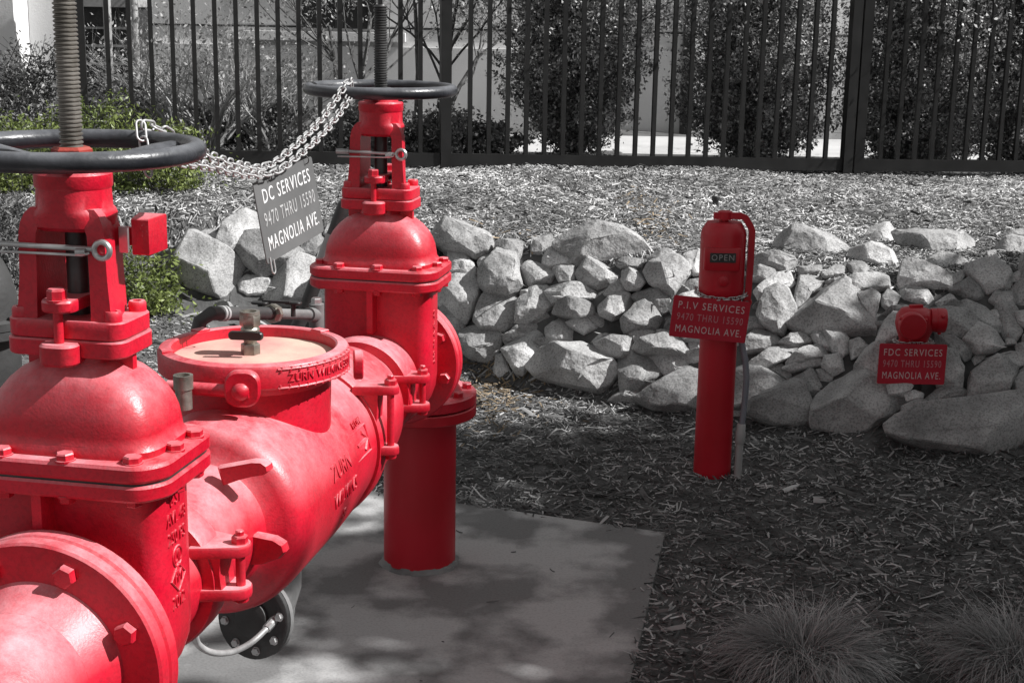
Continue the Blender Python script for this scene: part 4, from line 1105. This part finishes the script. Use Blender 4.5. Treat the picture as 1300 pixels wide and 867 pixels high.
o = chips('mulch', 'chipslit', X, Y, 0.009, 0.036, 0.0022, 0.009); tag(o, 'sunlit wood chip mulch on the bank below the fence', 'mulch')
X, Y = scatter(900, -2.6, 2.7, 3.1, 9.0)
o = chips('bark_pieces', 'chips', X, Y, 0.05, 0.10, 0.008, 0.020, 0.008); tag(o, 'large loose bark pieces strewn on the mulch', 'bark')
tx = nr.uniform(-0.9, 0.5, 160); ty = nr.uniform(2.6, 4.9, 160); kk = in_pad(tx, ty, -0.01) & ((nr.random(160) < 0.12) | ~in_pad(tx, ty, -0.08))
o = chips('pad_litter', 'chips', tx[kk], ty[kk], 0.01, 0.03, 0.002, 0.006, 0.012); tag(o, 'few stray wood chips lying on the concrete pad', 'litter')
# tan chips close to the red pipe and post
tx = np.concatenate([nr.normal(0.03, 0.12, 420), nr.normal(0.80, 0.07, 90)]); ty = np.concatenate([nr.normal(6.35, 0.35, 420), nr.normal(7.4, 0.3, 90)])
kk = keep(tx, ty)
o = chips('tan_mulch', 'chipstan', tx[kk] - 0.10, ty[kk], 0.02, 0.05, 0.004, 0.009, 0.006); tag(o, 'tan wood chips behind the riser pipe', 'mulch')

# ------------------------------------------------------------------ grass tufts
def tuft(name, c, R, n, label, seed):
    r = np.random.default_rng(seed)
    root = empty(name, c); tag(root, label, 'grass tuft', 'ornamental grass tufts in the mulch')
    SEG = 7
    a = r.uniform(0, 2 * np.pi, n); base = R * 0.42 * np.sqrt(r.uniform(0, 1, n)); L_ = R * r.uniform(0.5, 1.5, n)
    lean = np.abs(r.normal(0.30, 0.25, n)) + 0.9 * base / (R * 0.42) * 0.6; droop = r.uniform(0.9, 2.6, n); w = r.uniform(0.0010, 0.0022, n)
    da = r.normal(0, 0.7, n)
    V = np.zeros((n, SEG + 1, 2, 3)); pos = np.stack([base * np.cos(a), base * np.sin(a), np.zeros(n)], 1); th = lean.copy(); ang = a + r.normal(0, 1.0, n)
    for k in range(SEG + 1):
        d = np.stack([np.sin(th) * np.cos(ang), np.sin(th) * np.sin(ang), np.cos(th)], 1)
        s = np.stack([-np.sin(ang), np.cos(ang), 0 * ang], 1) * (w * (1 - 0.8 * k / SEG))[:, None]
        V[:, k, 0] = pos - s; V[:, k, 1] = pos + s
        pos = pos + d * (L_ / SEG)[:, None]; th = th + droop / SEG; ang = ang + da / SEG
        pos[:, 2] = np.maximum(pos[:, 2], 0.004)
    idx = np.arange(n * (SEG + 1) * 2).reshape(n, SEG + 1, 2)
    Fc = np.stack([idx[:, :-1, 0], idx[:, :-1, 1], idx[:, 1:, 1], idx[:, 1:, 0]], -1).reshape(-1, 4)
    o = mesh_obj('blades', np_mesh('blades', V.reshape(-1, 3), Fc), 'grass', root, 0, fixn=False)
    return root
p = at_z(1018, 842, 0.0); tuft('grass_tuft', (p.x, p.y, float(height(p.x, p.y))), 0.188, 3600, 'rounded dry grass tuft nearest the concrete pad', 1)
p = at_z(1292, 850, 0.0); tuft('grass_tuft', (p.x, p.y, float(height(p.x, p.y))), 0.20, 3200, 'dry grass tuft cut off by the right edge', 2)

# ------------------------------------------------------------------ fence
pa = Vector((-0.417, 8.70)); pb = Vector((2.105, 9.30)); fdv = (pb - pa).normalized()
def fence_run(name, start, d, length, posts, label, big_first=False):
    zs = lambda p: float(height(p.x, p.y))
    root = empty(name, (start.x, start.y, zs(start)), math.atan2(d.y, d.x)); tag(root, label, 'fence', 'iron fence runs')
    zr = root.location.z
    z0r, z1r = 0.03, 0.105
    # rails between posts
    ps = sorted(posts)
    pk = MB(); pk.box((0, 0, (0.105 + 1.86) / 2), (0.0125, 0.0125, (1.86 - 0.105) / 2 + 0.02), None, 0.001)
    pme = bpy.data.meshes.new('picket'); pme.from_pydata(pk.v, [], pk.f); pme.materials.append(M['fence'])
    slope = (zs(start + d * length) - zr) / length
    for i in range(len(ps) - 1):
        a, b = ps[i] + 0.033, ps[i + 1] - 0.033
        for za, zb_ in ((z0r, z1r), (1.78, 1.82)):
            r_ = MB(); r_.rings([[(x, -0.017, za + slope * x), (x, 0.017, za + slope * x), (x, 0.017, zb_ + slope * x), (x, -0.017, zb_ + slope * x)] for x in (a, b)])
            r_.build('rail', 'fence', root, 0)
        n = round((b - a) / 0.1155)
        for k in range(1, n):
            x = a + (b - a) * k / n
            link('picket', pme, root, Matrix.Translation((x, 0, slope * x)))
    for s in ps:
        q_ = start + d * s; zz = zs(q_) - zr
        r_ = MB(); r_.box((s, 0, zz + 0.97), (0.031, 0.031, 1.02), None, 0.003); r_.build('post', 'fence', root, 0)
    return root
Lab = (pb - pa).length
fence_run('iron_fence', pa - fdv * 2.06, fdv, 2.06 + Lab, (0.0, 2.06, 2.06 + Lab), 'black iron picket fence behind the bank, left of the thick post')
fd2 = Vector((cos(radians(9)), sin(radians(9)))); st2 = pb + fd2 * 0.075
fence_run('iron_fence', st2 + fd2 * 0.0, fd2, 2.6, (0.0, 2.6), 'black iron picket fence run right of the thick post')

# ------------------------------------------------------------------ planting behind and left
def leaf_mesh(name, C, size, nrm_bias=0.4, rs=None, aspect=0.5):
    n = len(C); r = rs
    a = r.normal(0, 1, (n, 3)); a[:, 2] += 0.3; a /= np.linalg.norm(a, axis=1)[:, None]
    b = r.normal(0, 1, (n, 3)); b -= a * (a * b).sum(1)[:, None]; b /= np.linalg.norm(b, axis=1)[:, None]
    nn = np.cross(a, b); s = (size * r.uniform(0.6, 1.3, n))[:, None]
    V = np.stack([C - a * s * 0.5, C + b * s * aspect * 0.5 + nn * s * 0.08, C + a * s * 0.5 - nn * s * 0.06, C - b * s * aspect * 0.5 + nn * s * 0.08], 1)
    F = np.arange(n * 4).reshape(n, 4)
    return np_mesh(name, V.reshape(-1, 3), F)
def grow(r, base, h, spread, levels, nb, r0, up_=0.8, kids=3):
    """branch skeleton: list of (points, radii) and tips"""
    out = []; tips = []
    def br(p, d, l, rad, lev):
        pts = [p.copy()]; rr = [rad]; q_ = p.copy(); dd = d.copy()
        for k in range(4):
            dd = (dd + Vector((r.normal(0, .16), r.normal(0, .16), r.normal(0, .10) + 0.03))).normalized(); q_ = q_ + dd * l / 4
            pts.append(q_.copy()); rr.append(rad * (1 - 0.13 * (k + 1)))
        out.append((pts, rr))
        if lev == 0:
            tips.append(pts[-1]); tips.append(pts[2]); return
        for k in range(kids):
            i = r.integers(2, 5); a = r.uniform(0, 2 * pi); nd = (dd + Vector((cos(a), sin(a), up_ * 0.3)) * r.uniform(.5, .9)).normalized()
            br(pts[i], nd, l * r.uniform(.55, .75), rr[i] * 0.6, lev - 1)
    for k in range(nb):
        a = r.uniform(0, 2 * pi); d = Vector((cos(a) * spread, sin(a) * spread, 1)).normalized()
        br(Vector((r.normal(0, .03), r.normal(0, .03), -0.05)), d, h * r.uniform(.8, 1.1), r0, levels)
    return out, tips
def shrub(name, x, y, h, w, label, cat, leafmat, nleaf, lsize, seed, nb=5, levels=3, barkmat='bark', sh=0.5, tipw=0.09, r0=0.014, fill=0.0, zlow=0.1, group=None, z=None, dep=None, cone=False):
    r = np.random.default_rng(seed); zg = float(height(x, y)) if z is None else z
    root = empty(name, (x, y, zg)); tag(root, label, cat, group)
    sk, tips = grow(r, None, h * 0.5, w / h * 0.75, levels, nb, r0)
    b = MB()
    for pts, rr in sk: b.tube(pts, rr, 5)
    b.build('branches', barkmat, root, 60)
    if nleaf:
        T = np.array([tuple(t) for t in tips]) if tips else np.zeros((1, 3))
        nf = int(nleaf * fill); nt_ = nleaf - nf
        C = T[r.integers(0, len(T), nt_)] + r.normal(0, tipw, (nt_, 3))
        if nf:
            # leafy sprays spread through an upright oval volume
            K = int(max(60, 480 * h * w)); a = r.uniform(0, 2 * np.pi, K); u_ = r.uniform(0, 1, K); rad = np.sqrt(r.uniform(0.10, 1, K))
            zz = zlow + (h - zlow) * u_; prof = (np.interp(u_, [0, 0.12, 0.3, 0.55, 0.8, 1.0], [0.5, 0.85, 1.0, 0.82, 0.5, 0.1]) if cone else np.sin(np.pi * np.clip(0.12 + 0.80 * u_, 0, 1)) ** 0.6) * r.uniform(0.5, 1.18, K)
            cc = np.stack([rad * prof * w / 2 * np.cos(a), rad * prof * (dep or w) / 2 * np.sin(a), zz], 1)
            dv = np.stack([np.cos(a), np.sin(a), r.uniform(0.2, 1.1, K)], 1) + r.normal(0, 0.35, (K, 3)); dv /= np.linalg.norm(dv, axis=1)[:, None]
            ln = r.uniform(0.5, 1.0, K) * min(0.34, 0.45 * h)
            k_ = r.integers(0, K, nf); tt = r.uniform(-0.5, 0.75, nf)
            C2 = cc[k_] + dv[k_] * (ln[k_] * tt)[:, None] + r.normal(0, 1, (nf, 3)) * (0.034 - 0.016 * tt)[:, None] * min(1, 0.6 + h * 0.5)
            tb = MB()
            for i in range(K): tb.tube([cc[i] - dv[i] * ln[i] * 0.6, cc[i] + dv[i] * ln[i] * 0.72], [0.003, 0.0012], 3)
            tb.build('twigs', barkmat, root, 0)['kind'] = 'stuff'
            C = np.concatenate([C, C2])
        C[:, 2] = np.maximum(C[:, 2], 0.02)
        mesh_obj('foliage', leaf_mesh('foliage', C, lsize, rs=r, aspect=sh), leafmat, root, 0, fixn=False)
    return root
SH = 'evergreen shrubs behind the fence'
def behind(px_, py_, Y): q_ = at_y(px_, py_, Y); return q_.x
shrub('evergreen_shrub', behind(735, 100, 9.7), 9.7, 1.85, 0.88, 'dark upright evergreen shrub behind the middle of the fence', 'shrub', 'leafdark', 90000, 0.029, 1, fill=0.9, nb=6, group=SH, cone=True)
shrub('evergreen_shrub', behind(960, 100, 10.0), 10.0, 1.7, 0.98, 'dark evergreen shrub behind the fence just left of the thick post', 'shrub', 'leafdark', 90000, 0.029, 2, fill=0.9, nb=6, group=SH, cone=True)
shrub('evergreen_shrub', behind(1175, 100, 10.2), 10.2, 1.9, 1.08, 'dark evergreen shrub behind the fence just right of the thick post', 'shrub', 'leafdark', 90000, 0.029, 3, fill=0.92, nb=6, group=SH, cone=True)
shrub('evergreen_shrub', behind(1315, 100, 10.45), 10.45, 2.1, 1.1, 'dark evergreen shrub cut off by the right edge behind the fence', 'shrub', 'leafdark', 90000, 0.029, 4, fill=0.92, nb=6, group=SH, cone=True)
shrub('young_tree', behind(545, 150, 10.0), 10.0, 2.6, 1.5, 'thin pale-leaved young tree behind the far handwheel', 'tree', 'leafpale', 8000, 0.032, 5, nb=4, levels=3, tipw=0.10, r0=0.022)
shrub('young_tree', behind(430, 150, 10.5), 10.5, 2.5, 1.3, 'sparse leafy young tree in front of the window sill', 'tree', 'leafpale', 7000, 0.032, 15, nb=4, levels=3, tipw=0.11, r0=0.020)
shrub('bare_shrub', behind(255, 150, 9.0), 9.0, 1.0, 1.2, 'tangled mostly bare shrub behind the fence on the left', 'shrub', 'leafpale', 1500, 0.028, 6, nb=26, levels=3, barkmat='twig', r0=0.015, tipw=0.05)
shrub('bare_shrub', behind(350, 150, 9.25), 9.25, 0.9, 0.9, 'smaller twiggy shrub beside the tangled bare one', 'shrub', 'leafpale', 1500, 0.028, 16, nb=20, levels=3, barkmat='twig', r0=0.014, tipw=0.06)
for k, (px_, Yk, w, h, s) in enumerate(((165, 9.0, 0.55, 0.42, 21), (265, 9.25, 0.6, 0.26, 22), (360, 9.35, 0.7, 0.28, 23), (470, 9.2, 0.6, 0.30, 24), (560, 9.3, 0.6, 0.28, 25), (620, 9.35, 0.5, 0.2, 26))):
    shrub('low_shrub', behind(px_, 170, Yk), Yk, h, w, ('low grey shrub at the fence foot nearest the stucco pier', 'low grey shrub under the tangled bare shrub', 'low dark shrub left of the far handwheel', 'low dark shrub under the far handwheel', 'low dark shrub at the fence foot behind the far yoke', 'small low shrub beside the pale walk')[k],
          'shrub', 'leafgrey', 3200, 0.035, s, fill=0.7, nb=5, levels=2, zlow=0.0, r0=0.006, group='low shrubs along the fence foot', dep=0.4)
# green ground cover on the left bank, grey sprays beyond
for k, (px_, py_, Yk, w, h, mt_, s, nm, lb) in enumerate((
    (205, 172, 7.75, 0.62, 0.30, 'leafgreen', 31, 'green_ground_cover', 'bright green ground cover just right of the near handwheel'),
    (120, 160, 7.9, 0.72, 0.40, 'leafgreen', 32, 'green_ground_cover', 'bright green ground cover behind the near handwheel stem'),
    (25, 165, 7.6, 0.72, 0.34, 'leafgreen', 33, 'green_ground_cover', 'bright green ground cover left of the near handwheel stem'),
    (198, 312, 6.75, 0.20, 0.15, 'leafgreen', 34, 'green_ground_cover', 'small patch of green leaves behind the red switch box'),
    (172, 262, 6.9, 0.34, 0.22, 'leafgreen', 38, 'green_ground_cover', 'green leaves below the near handwheel right of the yoke'),
    (15, 300, 6.4, 0.50, 0.36, 'leafgrey', 35, 'grey_ground_cover', 'dark grey leafy plant left of the near valve yoke'),
    (50, 105, 8.3, 0.60, 0.62, 'leafgrey', 36, 'grey_ground_cover', 'grey upright leafy sprays against the stucco pier'),
    (10, 110, 8.3, 0.5, 0.55, 'leafgrey', 37, 'grey_ground_cover', 'grey leafy sprays at the far left edge'))):
    shrub(nm, behind(px_, py_, Yk), Yk, h, w, lb, 'ground cover', mt_, 3200 if w > 0.4 else 1100, 0.03, s, fill=0.75, nb=6, levels=2, zlow=0.0, r0=0.005, sh=0.38, group='ground cover plants on the left bank', dep=0.5)

# ------------------------------------------------------------------ buildings
bl_ = empty('stucco_building', (0.5, 13.5, 0.5)); tag(bl_, 'grey stucco building wall behind the fence', 'building')
def pxw(px_, Y): return at_y(px_, 60, Y).x - 0.5
W_ = MB(); W_.box((0, 0.15, 2.2), (9.0, 0.15, 2.7), None, 0.004); W_.build('wall', 'stucco', bl_, 0)
W_ = MB(); W_.box((0, -0.03, 0.22), (9.0, 0.03, 0.55), None, 0.004); W_.build('plinth', 'stucco', bl_, 0)
wx0, wx1 = pxw(388, 13.4), pxw(472, 13.4)
zsill = at_y(430, 44, 13.4).z - 0.5
W_ = MB(); W_.box(((wx0 + wx1) / 2, -0.02, zsill + 0.65), ((wx1 - wx0) / 2, 0.02, 0.6), None, 0.002); win = W_.build('window', 'pane', bl_, 0)
for xx in (wx0, (wx0 + wx1) / 2, wx1):
    f_ = MB(); f_.box((xx, -0.045, zsill + 0.65), (0.035, 0.02, 0.6), None, 0.002); f_.build('frame', 'fence', win, 0)
W_ = MB(); W_.box(((wx0 + wx1) / 2 - 0.2, -0.06, zsill - 0.02), ((wx1 - wx0) / 2 + 0.5, 0.06, 0.04), None, 0.003); W_.build('sill', 'stucco', bl_, 0)
for px_, mt_ in ((885, 'stuccolight'), (873, 'fence'), (1048, 'stuccolight')):
    d_ = MB(); xx = pxw(px_, 13.4); d_.box((xx, -0.08, 2.2), (0.04, 0.045, 2.65), None, 0.003); d_.build('downspout', mt_, bl_, 0)
for zz in (at_y(700, 40, 13.45).z - 0.5, at_y(700, 85, 13.45).z - 0.5):
    j_ = MB(); j_.box((0, -0.004, zz), (9.0, 0.006, 0.008), None, 0); j_.build('reveal_joint', 'fence', bl_, 0)
# stepped stucco pier at the left
pier = empty('stucco_pier', (-3.2, 8.9, 0.6)); tag(pier, 'stepped pale stucco pier at the left end of the fence', 'pier')
xa, xb = at_y(22, 100, 8.48).x + 3.2, at_y(93, 100, 8.73).x + 3.2
P_ = MB(); P_.box((xa - 1.5, -0.065, 1.6), (1.5, 0.355, 1.75), None, 0.01); P_.build('wall', 'stuccolight', pier, 0)
P_ = MB(); P_.box(((xa + xb) / 2 + 0.004, -0.075, 1.6), ((xb - xa) / 2, 0.095, 1.75), None, 0.01); P_.build('return', 'stuccolight', pier, 0)
# dark equipment behind the gap, left of the fence
bx_ = empty('utility_cabinet', (at_y(120, 60, 11.0).x, 11.0, 0.68)); tag(bx_, 'dark slatted utility cabinet seen between the pier and the fence', 'cabinet')
c_ = MB(); c_.box((0, 0.3, 0.45), (0.28, 0.25, 0.47), None, 0.005); c_.build('body', 'iron', bx_, 0)
c_ = MB(); c_.box((0, 0.28, 0.95), (0.30, 0.29, 0.03), None, 0.004); c_.build('lid', 'pvc', bx_, 0)
for k in range(6):
    c_ = MB(); c_.box((0, 0.035, 0.12 + k * 0.13), (0.25, 0.012, 0.008), None, 0.001); c_.build('slat', 'pvc', bx_, 0)
for px_, Yk in ((138, 10.4), (172, 10.6)):
    t_ = MB(); q_ = at_y(px_, 100, Yk); zz = float(height(q_.x, Yk)); t_.tube([(0, 0, -0.05), (0.01, 0, 0.8), (0.0, 0.01, 2.4)], 0.028, 10)
    o = t_.build('tree_stake', 'pvc', None, 40); o.location = (q_.x, Yk, zz); tag(o, 'pale round stake behind the fence %s' % ('nearest the pier' if px_ == 138 else 'just right of the one nearest the pier'), 'stake')

# small black sprinkler stub on the bank
q_ = hit(908, 262)
t_ = MB(); t_.lathe([(0.016, -0.03), (0.016, 0.03), (0.021, 0.032), (0.021, 0.05), (0.017, 0.054)], (0, 0, 0), (0, 0, 1), 18)
o = t_.build('sprinkler', 'darkplastic', None, 35); o.location = (q_.x, q_.y, float(height(q_.x, q_.y))); tag(o, 'small black sprinkler head on the bank behind the indicator post', 'sprinkler')

# ------------------------------------------------------------------ shade trees to the right, outside the picture
def shade_tree(x, y, h, w, zlow, seed, label, n=30000):
    r = np.random.default_rng(seed); zg = float(height(x, y))
    root = empty('shade_tree', (x, y, zg)); tag(root, label, 'tree', 'shade trees to the right')
    t_ = MB(); t_.tube([(0, 0, -0.1), (0.03, 0.02, zlow * 0.6), (0, 0, zlow + 0.3), (0.05, 0, h * 0.7)], [0.16, 0.13, 0.11, 0.05], 12)
    for k in range(9):
        a = r.uniform(0, 2 * pi); z_ = r.uniform(zlow * 0.8, h * 0.6); t_.tube([(0, 0, z_), (cos(a) * w * .2, sin(a) * w * .2, z_ + .4), (cos(a) * w * .4, sin(a) * w * .4, z_ + .6)], [0.06, 0.04, 0.02], 7)
    t_.build('trunk', 'bark', root, 60)
    K = 160; v_ = r.normal(0, 1, (K, 3)); v_ /= ((np.abs(v_) ** 4).sum(1) ** 0.25)[:, None]; v_ *= (r.uniform(0.05, 1, K) ** 0.4)[:, None]
    cc = v_ * np.array([w / 2, w / 2, (h - zlow) / 2]) * 0.88 + np.array([0, 0, (h + zlow) / 2])
    C = cc[r.integers(0, K, n)] + r.normal(0, 0.13, (n, 3))
    mesh_obj('crown', leaf_mesh('crown', C, 0.14, rs=r, aspect=0.7), 'leafcrown', root, 0, fixn=False)
for k, (yy, hh, lb) in enumerate(((5.7, 4.4, 'the shortest one'), (4.72, 6.3, 'beside the shortest one'), (3.6, 6.5, 'third from the rock wall'), (2.45, 6.55, 'fourth from the rock wall'), (1.3, 6.6, 'fifth from the rock wall'), (0.15, 6.5, 'sixth from the rock wall'), (-1.0, 6.5, 'farthest from the rock wall'))):
    shade_tree(6.0 + 0.1 * (k % 2), yy, hh, 1.5, 0.15, 41 + k, 'columnar shade tree outside the right edge, ' + lb, 15000)
